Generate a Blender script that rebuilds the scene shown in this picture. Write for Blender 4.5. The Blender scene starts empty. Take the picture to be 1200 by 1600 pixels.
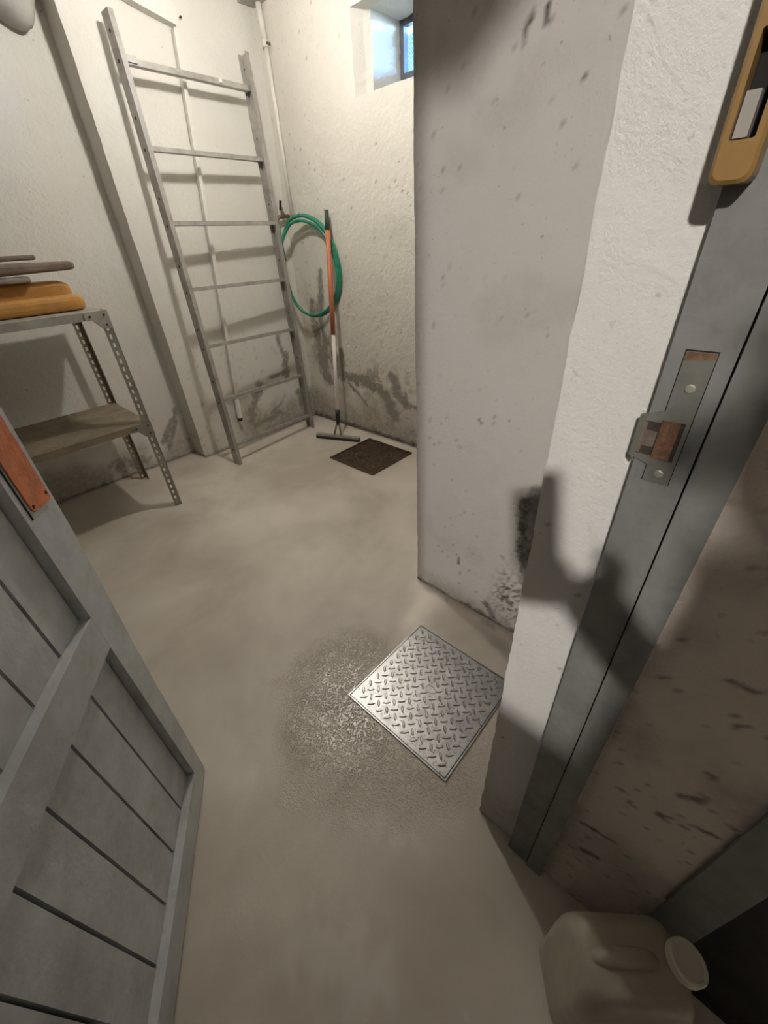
import bpy, bmesh, math, random
import numpy as np
from mathutils import Vector, Matrix

# ------------------------------------------------------------------ camera, world, lamps, exposure
scene = bpy.context.scene
COL = scene.collection
random.seed(5)

CAM = Vector((0.0, 0.0, 1.30))
cam_data = bpy.data.cameras.new('camera')
cam = bpy.data.objects.new('camera', cam_data)
COL.objects.link(cam)
cam_data.sensor_fit = 'VERTICAL'
cam_data.sensor_height = 36.0
cam_data.lens = 634.0 / 1600.0 * 36.0
cam_data.clip_start = 0.01
Rc = Matrix(((0.6751859849, 0.4418601866, -0.5906635771),
             (-0.7358391798, 0.3474186848, -0.5812408786),
             (-0.0516196398, 0.8270790972, 0.5597102641)))
cam.matrix_world = Matrix.Translation(CAM) @ Rc.to_4x4()
scene.camera = cam

SKY_STRENGTH = 32.0
ROOM_LAMP = Vector((1.29, 1.88, 2.33))
ROOM_POWER = 560.0          # emission strength of the bulb
OUT_DIR = Vector((0.796, 0.273, -0.540))
OUT_LAMP = CAM - OUT_DIR * 2.2
OUT_POWER = 3200.0

w = bpy.data.worlds.new('world')
scene.world = w
w.use_nodes = True
wn = w.node_tree.nodes
wl = w.node_tree.links
bgn = wn['Background']
sky = wn.new('ShaderNodeTexSky')
sky.sky_type = 'NISHITA'
sky.sun_disc = False
sky.ozone_density = 3.0
sky.sun_elevation = math.radians(38)
sky.sun_rotation = math.radians(270)
tint = wn.new('ShaderNodeMix'); tint.data_type = 'RGBA'; tint.blend_type = 'MULTIPLY'; tint.inputs[0].default_value = 1.0
tint.inputs[7].default_value = (0.74, 0.88, 1.25, 1)
wl.new(sky.outputs[0], tint.inputs[6]); wl.new(tint.outputs[2], bgn.inputs[0])
bgn.inputs[1].default_value = SKY_STRENGTH

scene.view_settings.view_transform = 'Standard'
scene.view_settings.look = 'None'
scene.view_settings.gamma = 1.0
scene.view_settings.use_curve_mapping = False
scene.view_settings.exposure = 0.0

# ------------------------------------------------------------------ numpy noise
def _hash(ix, iy, seed):
    n = (ix.astype(np.int64) * 374761393 + iy.astype(np.int64) * 668265263 + seed * 2147483647) & 0xffffffff
    n = ((n ^ (n >> 13)) * 1274126177) & 0xffffffff
    n = n ^ (n >> 16)
    return (n & 0xffffff) / float(0xffffff)

def vnoise(x, y, seed=0):
    ix = np.floor(x); iy = np.floor(y)
    fx = x - ix; fy = y - iy
    fx = fx * fx * (3 - 2 * fx); fy = fy * fy * (3 - 2 * fy)
    a = _hash(ix, iy, seed); b = _hash(ix + 1, iy, seed)
    c = _hash(ix, iy + 1, seed); d = _hash(ix + 1, iy + 1, seed)
    return (a * (1 - fx) + b * fx) * (1 - fy) + (c * (1 - fx) + d * fx) * fy

def fbm(x, y, seed=0, octv=4):
    s = 0; a = 0.5; t = 0
    for i in range(octv):
        s = s + a * vnoise(x * 2 ** i, y * 2 ** i, seed + i * 17)
        t += a; a *= 0.5
    return s / t

def poly_dist(a, b, pts):
    best = np.full(a.shape, 1e9)
    for (x0, y0), (x1, y1) in zip(pts[:-1], pts[1:]):
        dx, dy = x1 - x0, y1 - y0
        L = dx * dx + dy * dy + 1e-12
        t = np.clip(((a - x0) * dx + (b - y0) * dy) / L, 0, 1)
        best = np.minimum(best, np.hypot(a - x0 - t * dx, b - y0 - t * dy))
    return best

def blot(a, b, pts, wd, seed, rough=0.6):
    """soft ragged stain along a polyline, 0..1"""
    d = poly_dist(a, b, pts)
    n = fbm(a * 28, b * 28, seed, 4) - 0.5
    return np.clip((wd * (1 + 2.2 * rough * n) - d) / (wd * 0.45) , 0, 1)

# ------------------------------------------------------------------ materials
def nt(name):
    m = bpy.data.materials.new(name)
    m.use_nodes = True
    return m, m.node_tree.nodes, m.node_tree.links, m.node_tree.nodes['Principled BSDF']

def mixc(N, L, fac, a, b, mode='MIX'):
    n = N.new('ShaderNodeMix'); n.data_type = 'RGBA'; n.blend_type = mode
    for sock, v in ((n.inputs[0], fac), (n.inputs[6], a), (n.inputs[7], b)):
        if isinstance(v, (int, float)): sock.default_value = v
        elif isinstance(v, tuple): sock.default_value = v if len(v) == 4 else v + (1,)
        else: L.new(v, sock)
    return n.outputs[2]

def noise(N, L, scale, detail=4, rough=0.55, coord=None, dist=0.0):
    n = N.new('ShaderNodeTexNoise')
    n.inputs['Scale'].default_value = scale
    n.inputs['Detail'].default_value = detail
    n.inputs['Roughness'].default_value = rough
    n.inputs['Distortion'].default_value = dist
    if coord is not None: L.new(coord, n.inputs['Vector'])
    return n.outputs['Fac']

def ramp(N, L, src, p0, p1, v0=0.0, v1=1.0):
    n = N.new('ShaderNodeMapRange')
    n.inputs[1].default_value = p0; n.inputs[2].default_value = p1
    n.inputs[3].default_value = v0; n.inputs[4].default_value = v1
    L.new(src, n.inputs[0])
    return n.outputs[0]

def math_(N, L, op, a, b=0.5):
    n = N.new('ShaderNodeMath'); n.operation = op
    for i, v in enumerate((a, b)):
        if isinstance(v, (int, float)): n.inputs[i].default_value = v
        else: L.new(v, n.inputs[i])
    return n.outputs[0]

def bump(N, L, B, height, strength, dist):
    n = N.new('ShaderNodeBump')
    n.inputs['Strength'].default_value = strength
    n.inputs['Distance'].default_value = dist
    L.new(height, n.inputs['Height'])
    L.new(n.outputs[0], B.inputs['Normal'])
    return n

def objcoord(N):
    return N.new('ShaderNodeTexCoord').outputs['Object']

def plaster(name, col, dark=(0.10, 0.092, 0.078), grime_shade=(0.28, 0.24, 0.19), bscale=70, bstr=0.55, speck=0.5, tint=(0.62, 0.57, 0.49)):
    m, N, L, B = nt(name)
    co = objcoord(N)
    big = noise(N, L, 2.2, 5, 0.6, co)
    mid = noise(N, L, 13, 5, 0.65, co)
    fine = noise(N, L, bscale, 5, 0.7, co)
    c = mixc(N, L, ramp(N, L, big, 0.35, 0.75, 0, 0.35), col, tint)
    c = mixc(N, L, ramp(N, L, mid, 0.62, 0.80, 0, 0.35), c, tint)
    # specks of lost paint
    sp = N.new('ShaderNodeTexNoise'); sp.inputs['Scale'].default_value = 42; sp.inputs['Detail'].default_value = 3
    L.new(co, sp.inputs['Vector'])
    spk = ramp(N, L, sp.outputs['Fac'], 0.70, 0.76, 0, speck)
    c = mixc(N, L, spk, c, (0.30, 0.28, 0.25))
    s2 = noise(N, L, 125, 2, 0.5, co)
    c = mixc(N, L, math_(N, L, 'MULTIPLY', ramp(N, L, s2, 0.70, 0.75, 0, speck), ramp(N, L, mid, 0.42, 0.6)), c, (0.16, 0.14, 0.12))
    at = N.new('ShaderNodeAttribute'); at.attribute_name = 'dirt'
    sep = N.new('ShaderNodeSeparateColor'); L.new(at.outputs['Color'], sep.inputs[0])
    brk = ramp(N, L, noise(N, L, 38, 5, 0.7, co), 0.25, 0.6, -0.45, 0.35)
    r = math_(N, L, 'ADD', sep.outputs[0], math_(N, L, 'MULTIPLY', brk, sep.outputs[0]))
    g = math_(N, L, 'ADD', sep.outputs[1], math_(N, L, 'MULTIPLY', brk, sep.outputs[1]))
    b = math_(N, L, 'ADD', sep.outputs[2], math_(N, L, 'MULTIPLY', brk, sep.outputs[2]))
    cl = lambda s: ramp(N, L, s, 0, 1)
    c = mixc(N, L, cl(b), c, grime_shade)
    c = mixc(N, L, cl(r), c, (0.30, 0.275, 0.235))
    c = mixc(N, L, cl(g), c, dark)
    L.new(c, B.inputs['Base Color'])
    B.inputs['Roughness'].default_value = 0.82
    B.inputs['Specular IOR Level'].default_value = 0.25
    h = math_(N, L, 'ADD', math_(N, L, 'MULTIPLY', fine, 0.7), math_(N, L, 'MULTIPLY', mid, 1.2))
    h = math_(N, L, 'SUBTRACT', h, math_(N, L, 'MULTIPLY', spk, 0.5))
    h = math_(N, L, 'SUBTRACT', h, math_(N, L, 'MULTIPLY', r, 0.25))
    bump(N, L, B, h, bstr, 0.012)
    return m

def paint(name, col, rough=0.45, metal=0.0, var=0.25, vscale=9, bstr=0.12, bscale=60, spec=0.4, dirtcol=None, dirt=0.3):
    m, N, L, B = nt(name)
    co = objcoord(N)
    n1 = noise(N, L, vscale, 5, 0.65, co)
    n2 = noise(N, L, bscale, 4, 0.6, co)
    d = tuple(max(0, x * (1 - var)) for x in col)
    l = tuple(min(1, x * (1 + var)) for x in col)
    c = mixc(N, L, ramp(N, L, n1, 0.3, 0.7), d, l)
    if dirtcol:
        n3 = noise(N, L, vscale * 2.3, 6, 0.7, co, 0.4)
        c = mixc(N, L, ramp(N, L, n3, 0.52, 0.72, 0, dirt), c, dirtcol)
    L.new(c, B.inputs['Base Color'])
    L.new(ramp(N, L, n1, 0.3, 0.7, rough + 0.08, rough - 0.08), B.inputs['Roughness'])
    B.inputs['Metallic'].default_value = metal
    B.inputs['Specular IOR Level'].default_value = spec
    bump(N, L, B, n2, bstr, 0.004)
    return m

M = {}
M['plaster'] = plaster('white_plaster', (0.74, 0.725, 0.68))
M['plaster_back'] = plaster('rough_white_plaster', (0.78, 0.75, 0.68), bscale=45, bstr=0.8, speck=0.45)
M['plaster_grey'] = plaster('greyed_plaster', (0.60, 0.57, 0.54), bscale=90, bstr=0.55, speck=0.6, tint=(0.50, 0.47, 0.44))
M['plaster_jamb'] = plaster('stucco_plaster', (0.66, 0.645, 0.61), bscale=120, bstr=0.5, speck=0.35, tint=(0.58, 0.55, 0.51))
M['plaster_brown'] = plaster('dirty_plaster', (0.60, 0.53, 0.46), bscale=60, bstr=0.6, speck=0.5, tint=(0.42, 0.36, 0.31), dark=(0.16, 0.135, 0.115))
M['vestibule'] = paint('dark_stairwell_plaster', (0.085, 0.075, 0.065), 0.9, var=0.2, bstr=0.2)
M['ceiling'] = plaster('ceiling_plaster', (0.72, 0.70, 0.65))
M['haunch'] = plaster('grey_plaster_haunch', (0.45, 0.44, 0.41), speck=0.2)
M['grey_paint'] = paint('grey_paint_lightened', (0.54, 0.555, 0.56), 0.42, var=0.22, vscale=6, bstr=0.25, bscale=80, dirtcol=(0.40, 0.385, 0.36), dirt=0.55)  # same paint as the frame, lightened to make up for missing light
M['frame_paint'] = paint('grey_paint_darkened', (0.175, 0.175, 0.165), 0.45, var=0.2, vscale=9, bstr=0.25, bscale=90, dirtcol=(0.11, 0.10, 0.09), dirt=0.5)  # same paint as the door, darkened where the lamp lights it too strongly
M['dark_gap'] = paint('dark_gap', (0.012, 0.011, 0.010), 0.9, bstr=0)
M['orange'] = paint('rusty_orange_primer', (0.64, 0.20, 0.085), 0.5, var=0.3, vscale=22, bstr=0.4, bscale=120, dirtcol=(0.50, 0.27, 0.18), dirt=0.8)
M['screw'] = paint('screw_steel', (0.62, 0.60, 0.52), 0.35, metal=0.8, bstr=0.05)
M['black_screw'] = paint('dark_screw', (0.03, 0.028, 0.025), 0.5, bstr=0.05)
M['strike'] = paint('grey_green_steel', (0.16, 0.162, 0.14), 0.42, metal=0.25, var=0.2, vscale=30, dirtcol=(0.20, 0.13, 0.08), dirt=0.5)
M['rust'] = paint('rust', (0.15, 0.078, 0.045), 0.75, var=0.5, vscale=60, bstr=0.5, bscale=200, dirtcol=(0.26, 0.16, 0.10), dirt=0.7)
M['rust_grey'] = paint('rusty_grey_channel', (0.14, 0.112, 0.09), 0.6, var=0.35, vscale=70, bstr=0.3, dirtcol=(0.10, 0.06, 0.04), dirt=0.7)
M['deep_brown'] = paint('deep_brown', (0.045, 0.030, 0.022), 0.8, var=0.4, vscale=60)
M['aluminium'] = paint('weathered_aluminium', (0.37, 0.352, 0.325), 0.42, metal=0.35, var=0.2, vscale=14, bstr=0.1, dirtcol=(0.24, 0.21, 0.18), dirt=0.6)
M['aluminium_light'] = paint('worn_aluminium_edge', (0.62, 0.61, 0.59), 0.4, metal=0.35, var=0.12, vscale=14, bstr=0.1)
M['shelf_grey'] = paint('grey_shelf_steel', (0.36, 0.345, 0.31), 0.5, metal=0.2, var=0.18, vscale=10, dirtcol=(0.22, 0.19, 0.15), dirt=0.5)
M['shelf_brown'] = paint('dusty_brown_shelf_steel', (0.26, 0.215, 0.155), 0.5, metal=0.2, var=0.25, vscale=7, dirtcol=(0.15, 0.11, 0.07), dirt=0.7)
M['leg_grey'] = paint('slotted_steel_grey', (0.25, 0.235, 0.20), 0.5, metal=0.3, var=0.2, vscale=12, dirtcol=(0.2, 0.15, 0.08), dirt=0.5)
M['white_paint'] = paint('off_white_paint', (0.72, 0.70, 0.645), 0.45, var=0.06, vscale=12, bstr=0.08, dirtcol=(0.5, 0.46, 0.4), dirt=0.3)
M['white_plastic'] = paint('white_plastic', (0.80, 0.78, 0.74), 0.35, var=0.05, vscale=20, bstr=0.02)
M['hose'] = paint('green_hose', (0.022, 0.215, 0.125), 0.3, var=0.15, vscale=15, bstr=0.02, spec=0.6)
M['tap'] = paint('dull_brass', (0.20, 0.17, 0.12), 0.4, metal=0.7, var=0.3, vscale=40)
M['grip'] = paint('dark_green_grip', (0.035, 0.05, 0.035), 0.5, var=0.2)
M['orange_red'] = paint('faded_orange_red', (0.50, 0.165, 0.085), 0.5, var=0.15, vscale=12, dirtcol=(0.55, 0.26, 0.14), dirt=0.4)
M['pole_white'] = paint('white_pole', (0.80, 0.77, 0.71), 0.35, var=0.05, vscale=14, bstr=0.02)
M['black'] = paint('black_plastic', (0.022, 0.019, 0.017), 0.4, var=0.2, bstr=0.05)
M['rubber'] = paint('black_rubber', (0.03, 0.026, 0.023), 0.35, var=0.2, bstr=0.05)
M['grate'] = paint('rusty_dark_iron', (0.085, 0.052, 0.034), 0.26, metal=0.45, var=0.45, vscale=35, bstr=0.5, bscale=160, spec=0.7, dirtcol=(0.13, 0.08, 0.055), dirt=0.7)
M['ochre_wood'] = paint('ochre_varnished_wood', (0.45, 0.225, 0.060), 0.4, var=0.18, vscale=9, bstr=0.1, dirtcol=(0.36, 0.15, 0.045), dirt=0.5)
M['brown_wood'] = paint('weathered_brown_wood', (0.15, 0.115, 0.09), 0.65, var=0.3, vscale=12, bstr=0.4, dirtcol=(0.24, 0.20, 0.17), dirt=0.6)
M['grey_wood'] = paint('grey_board', (0.24, 0.215, 0.19), 0.6, var=0.25, vscale=12, bstr=0.3)
M['ochre'] = paint('ochre_enamel', (0.235, 0.135, 0.04), 0.38, var=0.12, vscale=25, bstr=0.08, bscale=150, dirtcol=(0.19, 0.10, 0.03), dirt=0.3)
M['passage_shade'] = paint('passage_shade_black', (0.012, 0.010, 0.009), 0.6, var=0.2, bstr=0.1)  # shade of the unlit passage put into the colour
M['pale_bolt'] = paint('pale_bolt', (0.28, 0.26, 0.23), 0.5, var=0.1)
M['can'] = paint('cloudy_plastic', (0.36, 0.32, 0.25), 0.35, var=0.12, vscale=9, bstr=0.05, dirtcol=(0.27, 0.24, 0.19), dirt=0.4)
M['cap'] = paint('cream_cap', (0.62, 0.57, 0.46), 0.4, var=0.08, bstr=0.03)
M['win_frame'] = paint('dark_window_frame', (0.10, 0.105, 0.12), 0.5, var=0.2, bstr=0.2)
M['mesh'] = paint('teal_wire', (0.05, 0.33, 0.32), 0.5, var=0.1, bstr=0)

def floor_mat():
    m, N, L, B = nt('painted_concrete_floor')
    co = objcoord(N)
    big = noise(N, L, 1.7, 4, 0.55, co, 0.3)
    mid = noise(N, L, 5.0, 5, 0.6, co, 0.5)
    c = mixc(N, L, ramp(N, L, big, 0.34, 0.68), (0.46, 0.405, 0.34), (0.73, 0.67, 0.59))
    c = mixc(N, L, ramp(N, L, mid, 0.55, 0.75, 0, 0.35), c, (0.62, 0.57, 0.50))
    pale = ramp(N, L, noise(N, L, 11, 6, 0.75, co, 0.8), 0.64, 0.74, 0, 0.35)
    c = mixc(N, L, pale, c, (0.66, 0.62, 0.56))
    at = N.new('ShaderNodeAttribute'); at.attribute_name = 'dirt'
    sep = N.new('ShaderNodeSeparateColor'); L.new(at.outputs['Color'], sep.inputs[0])
    c = mixc(N, L, sep.outputs[1], c, (0.16, 0.14, 0.12))
    c = mixc(N, L, sep.outputs[2], c, (0.72, 0.68, 0.62))
    L.new(c, B.inputs['Base Color'])
    rr = math_(N, L, 'SUBTRACT', ramp(N, L, mid, 0.3, 0.7, 0.46, 0.36), math_(N, L, 'MULTIPLY', sep.outputs[0], 0.12))
    L.new(rr, B.inputs['Roughness'])
    B.inputs['Specular IOR Level'].default_value = 0.75
    vor = N.new('ShaderNodeTexVoronoi'); vor.inputs['Scale'].default_value = 180
    wob = N.new('ShaderNodeTexNoise'); wob.inputs['Scale'].default_value = 60
    L.new(co, wob.inputs['Vector'])
    add = N.new('ShaderNodeMixRGB'); add.inputs[0].default_value = 0.012
    L.new(co, add.inputs[1]); L.new(wob.outputs['Color'], add.inputs[2])
    L.new(add.outputs[0], vor.inputs['Vector'])
    leather = math_(N, L, 'MULTIPLY', ramp(N, L, vor.outputs['Distance'], 0.0, 0.6), sep.outputs[0])
    fine = noise(N, L, 120, 3, 0.5, co)
    h = math_(N, L, 'ADD', math_(N, L, 'MULTIPLY', leather, 2.3), math_(N, L, 'MULTIPLY', fine, 0.22))
    bump(N, L, B, h, 0.5, 0.003)
    return m
M['floor'] = floor_mat()

def steel_mat():
    m, N, L, B = nt('galvanised_checker_steel')
    co = objcoord(N)
    a = noise(N, L, 16, 5, 0.7, co); f = noise(N, L, 130, 4, 0.7, co)
    c = mixc(N, L, ramp(N, L, a, 0.3, 0.7), (0.30, 0.295, 0.29), (0.52, 0.515, 0.51))
    L.new(c, B.inputs['Base Color'])
    B.inputs['Metallic'].default_value = 0.85
    L.new(ramp(N, L, f, 0.3, 0.7, 0.24, 0.42), B.inputs['Roughness'])
    bump(N, L, B, f, 0.35, 0.002)
    return m
M['steel'] = steel_mat()

def glass_mat():
    m = bpy.data.materials.new('window_glass'); m.use_nodes = True
    N, L = m.node_tree.nodes, m.node_tree.links
    N.remove(N['Principled BSDF'])
    t = N.new('ShaderNodeBsdfTransparent'); t.inputs[0].default_value = (0.86, 0.95, 0.96, 1)
    g = N.new('ShaderNodeBsdfGlossy'); g.inputs['Roughness'].default_value = 0.08
    fr = N.new('ShaderNodeFresnel'); fr.inputs[0].default_value = 1.45
    mx = N.new('ShaderNodeMixShader')
    L.new(fr.outputs[0], mx.inputs[0]); L.new(t.outputs[0], mx.inputs[1]); L.new(g.outputs[0], mx.inputs[2])
    L.new(mx.outputs[0], N['Material Output'].inputs[0])
    return m
M['glass'] = glass_mat()

def emit_mat(name, col, s):
    m = bpy.data.materials.new(name); m.use_nodes = True
    N, L = m.node_tree.nodes, m.node_tree.links
    N.remove(N['Principled BSDF'])
    e = N.new('ShaderNodeEmission'); e.inputs[0].default_value = col + (1,); e.inputs[1].default_value = s
    L.new(e.outputs[0], N['Material Output'].inputs[0])
    return m

# ------------------------------------------------------------------ builders
def empty(name, loc=(0, 0, 0), rotz=0.0):
    o = bpy.data.objects.new(name, None)
    o.empty_display_size = 0.05
    COL.objects.link(o)
    o.location = loc; o.rotation_euler = (0, 0, rotz)
    return o

def tag(o, label=None, cat=None, group=None, kind=None):
    if label: o['label'] = label
    if cat: o['category'] = cat
    if group: o['group'] = group
    if kind: o['kind'] = kind
    return o

def link(name, bm, mat, parent=None, smooth=False, bevel=0.0, segs=1):
    if bevel > 0:
        es = [e for e in bm.edges if len(e.link_faces) == 2 and e.calc_face_angle(0) > 0.6]
        if es: bmesh.ops.bevel(bm, geom=es, offset=bevel, segments=segs, affect='EDGES', clamp_overlap=True)
    bmesh.ops.recalc_face_normals(bm, faces=bm.faces)
    me = bpy.data.meshes.new(name)
    bm.to_mesh(me); bm.free()
    if smooth:
        for p in me.polygons: p.use_smooth = True
    me.materials.append(mat)
    o = bpy.data.objects.new(name, me)
    COL.objects.link(o)
    if parent: o.parent = parent
    return o

def linkmesh(name, me, parent=None):
    o = bpy.data.objects.new(name, me); COL.objects.link(o)
    if parent: o.parent = parent
    return o

def box(bm, c, sx, sy, sz, X=None, Y=None, Z=None):
    X = Vector(X) if X else Vector((1, 0, 0)); Y = Vector(Y) if Y else Vector((0, 1, 0)); Z = Vector(Z) if Z else X.cross(Y)
    c = Vector(c); vs = []
    for dz in (-.5, .5):
        for dx, dy in ((-.5, -.5), (.5, -.5), (.5, .5), (-.5, .5)):
            vs.append(bm.verts.new(c + X * dx * sx + Y * dy * sy + Z * dz * sz))
    for f in ((0, 3, 2, 1), (4, 5, 6, 7), (0, 1, 5, 4), (1, 2, 6, 5), (2, 3, 7, 6), (3, 0, 4, 7)):
        bm.faces.new([vs[i] for i in f])
    return vs

def box2(bm, lo, hi):
    c = [(a + b) / 2 for a, b in zip(lo, hi)]
    return box(bm, c, hi[0] - lo[0], hi[1] - lo[1], hi[2] - lo[2])

def prism(bm, pts, off):
    """closed polygon extruded by the vector off"""
    a = [bm.verts.new(Vector(p)) for p in pts]
    b = [bm.verts.new(Vector(p) + Vector(off)) for p in pts]
    bm.faces.new(a); bm.faces.new(list(reversed(b)))
    n = len(a)
    for i in range(n):
        bm.faces.new((a[i], a[(i + 1) % n], b[(i + 1) % n], b[i]))

def tube(bm, pts, r, seg=10, closed=False, caps=True):
    pts = [Vector(p) for p in pts]; n = len(pts)
    rs = r if isinstance(r, (list, tuple)) else [r] * n
    rings = []; up = None
    for i in range(n):
        if closed: t = pts[(i + 1) % n] - pts[i - 1]
        else: t = pts[min(i + 1, n - 1)] - pts[max(i - 1, 0)]
        t.normalize()
        if up is None:
            up = t.orthogonal().normalized()
        up = (up - t * up.dot(t)).normalized()
        s = t.cross(up)
        rings.append([bm.verts.new(pts[i] + (up * math.cos(2 * math.pi * k / seg) + s * math.sin(2 * math.pi * k / seg)) * rs[i]) for k in range(seg)])
    m = n if closed else n - 1
    for i in range(m):
        a, b = rings[i], rings[(i + 1) % n]
        for k in range(seg):
            bm.faces.new((a[k], a[(k + 1) % seg], b[(k + 1) % seg], b[k]))
    if caps and not closed:
        bm.faces.new(list(reversed(rings[0]))); bm.faces.new(rings[-1])

def lathe(bm, c, axis, prof, seg=20):
    """prof: (radius, height along axis)"""
    axis = Vector(axis).normalized(); u = axis.orthogonal().normalized(); v = axis.cross(u); c = Vector(c)
    rings = []
    for r, h in prof:
        rings.append([bm.verts.new(c + axis * h + (u * math.cos(2 * math.pi * k / seg) + v * math.sin(2 * math.pi * k / seg)) * r) for k in range(seg)])
    for a, b in zip(rings[:-1], rings[1:]):
        for k in range(seg):
            bm.faces.new((a[k], a[(k + 1) % seg], b[(k + 1) % seg], b[k]))
    bm.faces.new(list(reversed(rings[0]))); bm.faces.new(rings[-1])

def nb(): return bmesh.new()

def screw_bm(c, axis, r, h=0.002):
    bm = nb(); lathe(bm, c, axis, [(r, 0), (r, h * .5), (r * .75, h), (r * .3, h * 1.05)], 10)
    a = Vector(axis).normalized(); u = a.orthogonal().normalized()
    box(bm, Vector(c) + a * h * 1.1, r * 1.3, r * .25, h * .2, u, a.cross(u), a)
    return bm

# wall slab: a finely divided, slightly uneven front with paint/dirt attribute, plus sides and back
def slab(name, o, u, v, n, lu, lv, th, res, mat, paintf=None, hole=None, amp=0.003, seed=0, parent=None, edge=0.0, ledges=None):
    o, u, v, n = (np.array(x, float) for x in (o, u, v, n))
    def cuts(L, hs):
        br = sorted(set([0.0, L] + [h for h in hs if 0 < h < L])); out = []
        for a, b in zip(br[:-1], br[1:]):
            k = max(1, int(round((b - a) / res))); out += list(np.linspace(a, b, k, endpoint=False))
        return np.array(out + [L])
    ua = cuts(lu, hole[:2] if hole else []); va = cuts(lv, hole[2:] if hole else [])
    A, Bv = np.meshgrid(ua, va, indexing='ij')
    disp = (fbm(A * 5 + 3, Bv * 5, seed, 4) - .5) * 2 * amp + (fbm(A * 22, Bv * 22, seed + 5, 3) - .5) * amp * .8
    if hole:
        a0, a1, b0, b1 = hole
        dd = np.maximum(np.maximum(a0 - A, A - a1), np.maximum(b0 - Bv, Bv - b1))
        disp = disp * np.clip(np.abs(dd) / 0.03, 0, 1)
    P = o + A[..., None] * u + Bv[..., None] * v + disp[..., None] * n
    if edge > 0:   # chipped, wandering end edges
        wob = (fbm(Bv * 30, Bv * 0 + 2, seed + 9, 3) - .5) * edge * 2
        P = P + (np.clip(1 - A / .02, 0, 1) * wob)[..., None] * (-u) + (np.clip(1 - (lu - A) / .02, 0, 1) * wob)[..., None] * u
    nu, nv = A.shape
    idx = np.arange(nu * nv).reshape(nu, nv)
    F = np.stack([idx[:-1, :-1], idx[1:, :-1], idx[1:, 1:], idx[:-1, 1:]], -1)
    keep = np.ones(F.shape[:2], bool)
    if hole:
        mu = (ua[:-1] + ua[1:]) / 2; mv = (va[:-1] + va[1:]) / 2
        keep = ~(((mu > hole[0]) & (mu < hole[1]))[:, None] & ((mv > hole[2]) & (mv < hole[3]))[None, :])
    F = F[keep]
    verts = P.reshape(-1, 3); faces = F.tolist()
    ring = list(idx[:, 0]) + list(idx[-1, 1:]) + list(idx[-2::-1, -1]) + list(idx[0, -2:0:-1])
    base = len(verts)
    bv = verts[ring] - n * th
    verts = np.vstack([verts, bv])
    k = len(ring)
    for i in range(k):
        j = (i + 1) % k
        faces.append([ring[j], ring[i], base + i, base + j])
    if not hole:
        faces.append([base + i for i in range(k)])
    me = bpy.data.meshes.new(name)
    me.from_pydata(verts.tolist(), [], faces)
    colr = np.zeros((len(verts), 4)); colr[:, 3] = 1
    if paintf is not None:
        r, g, b = paintf(A, Bv)
        for i, ch in enumerate((r, g, b)):
            colr[:base, i] = np.clip(np.broadcast_to(ch, A.shape), 0, 1).reshape(-1)
        colr[base:] = colr[ring]
    at = me.color_attributes.new('dirt', 'FLOAT_COLOR', 'POINT')
    at.data.foreach_set('color', colr.astype(np.float32).reshape(-1))
    me.materials.append(mat)
    ob = linkmesh(name, me, parent)
    return ob

def struct(o, label=None):
    o['kind'] = 'structure'
    if label: o['label'] = label
    return o

CEIL = 2.48
VEST = 3.9
# ------------------------------------------------------------------ structure
def paint_floor(A, B):
    x = A - 2.2; y = B - 2.0
    # leathery glossy zone around the checker-plate cover, toward the camera
    d = np.hypot((x - 0.50) / 0.30, (y - 0.56) / 0.38)
    n = fbm(x * 6, y * 6, 3, 4)
    r = np.clip((1.15 + (n - .5) * 0.9 - d) / .35, 0, 1)
    # dark joints and worn dirt along the walls
    g = 0 * x
    for pts, wd, s in (([(1.07, 0.84), (1.07, 0.2)], .035, 1), ([(2.15, 2.9), (2.15, 1.2)], .02, 2), ([(1.08, 2.9), (2.14, 2.9)], .018, 3), ([(-1, 3.07), (1.06, 3.07)], .03, 4)):
        g = np.maximum(g, blot(x, y, pts, wd, s, .8) * .55)
    g = np.maximum(g, blot(x, y, [(0.36, .80), (0.42, .62), (.40, .50)], .035, 8, .6) * .22)
    b = blot(x, y, [(0.05, 0.74), (0.10, .70)], .022, 12, 1.0) * .5
    b = np.maximum(b, blot(x, y, [(-.02, .33), (0.02, .24), (.05, .16)], .05, 15, 1.4) * .35)
    b = np.maximum(b, blot(x, y, [(.30, .25), (.26, .36), (.22, .42)], .02, 18, 1.4) * .4)
    return r, g, b
fl = slab('floor', (-2.2, -2.0, 0), (1, 0, 0), (0, 1, 0), (0, 0, 1), 6.2, 5.3, .1, .02, M['floor'], paint_floor, amp=.0012, seed=2)
struct(fl, 'beige grey painted concrete cellar floor')

ce = slab('ceiling', (-2.2, -.012, CEIL), (0, 1, 0), (1, 0, 0), (0, 0, -1), 3.3, 6.2, .1, .05, M['ceiling'], amp=.003, seed=4)
struct(ce, 'plastered cellar ceiling')

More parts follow.
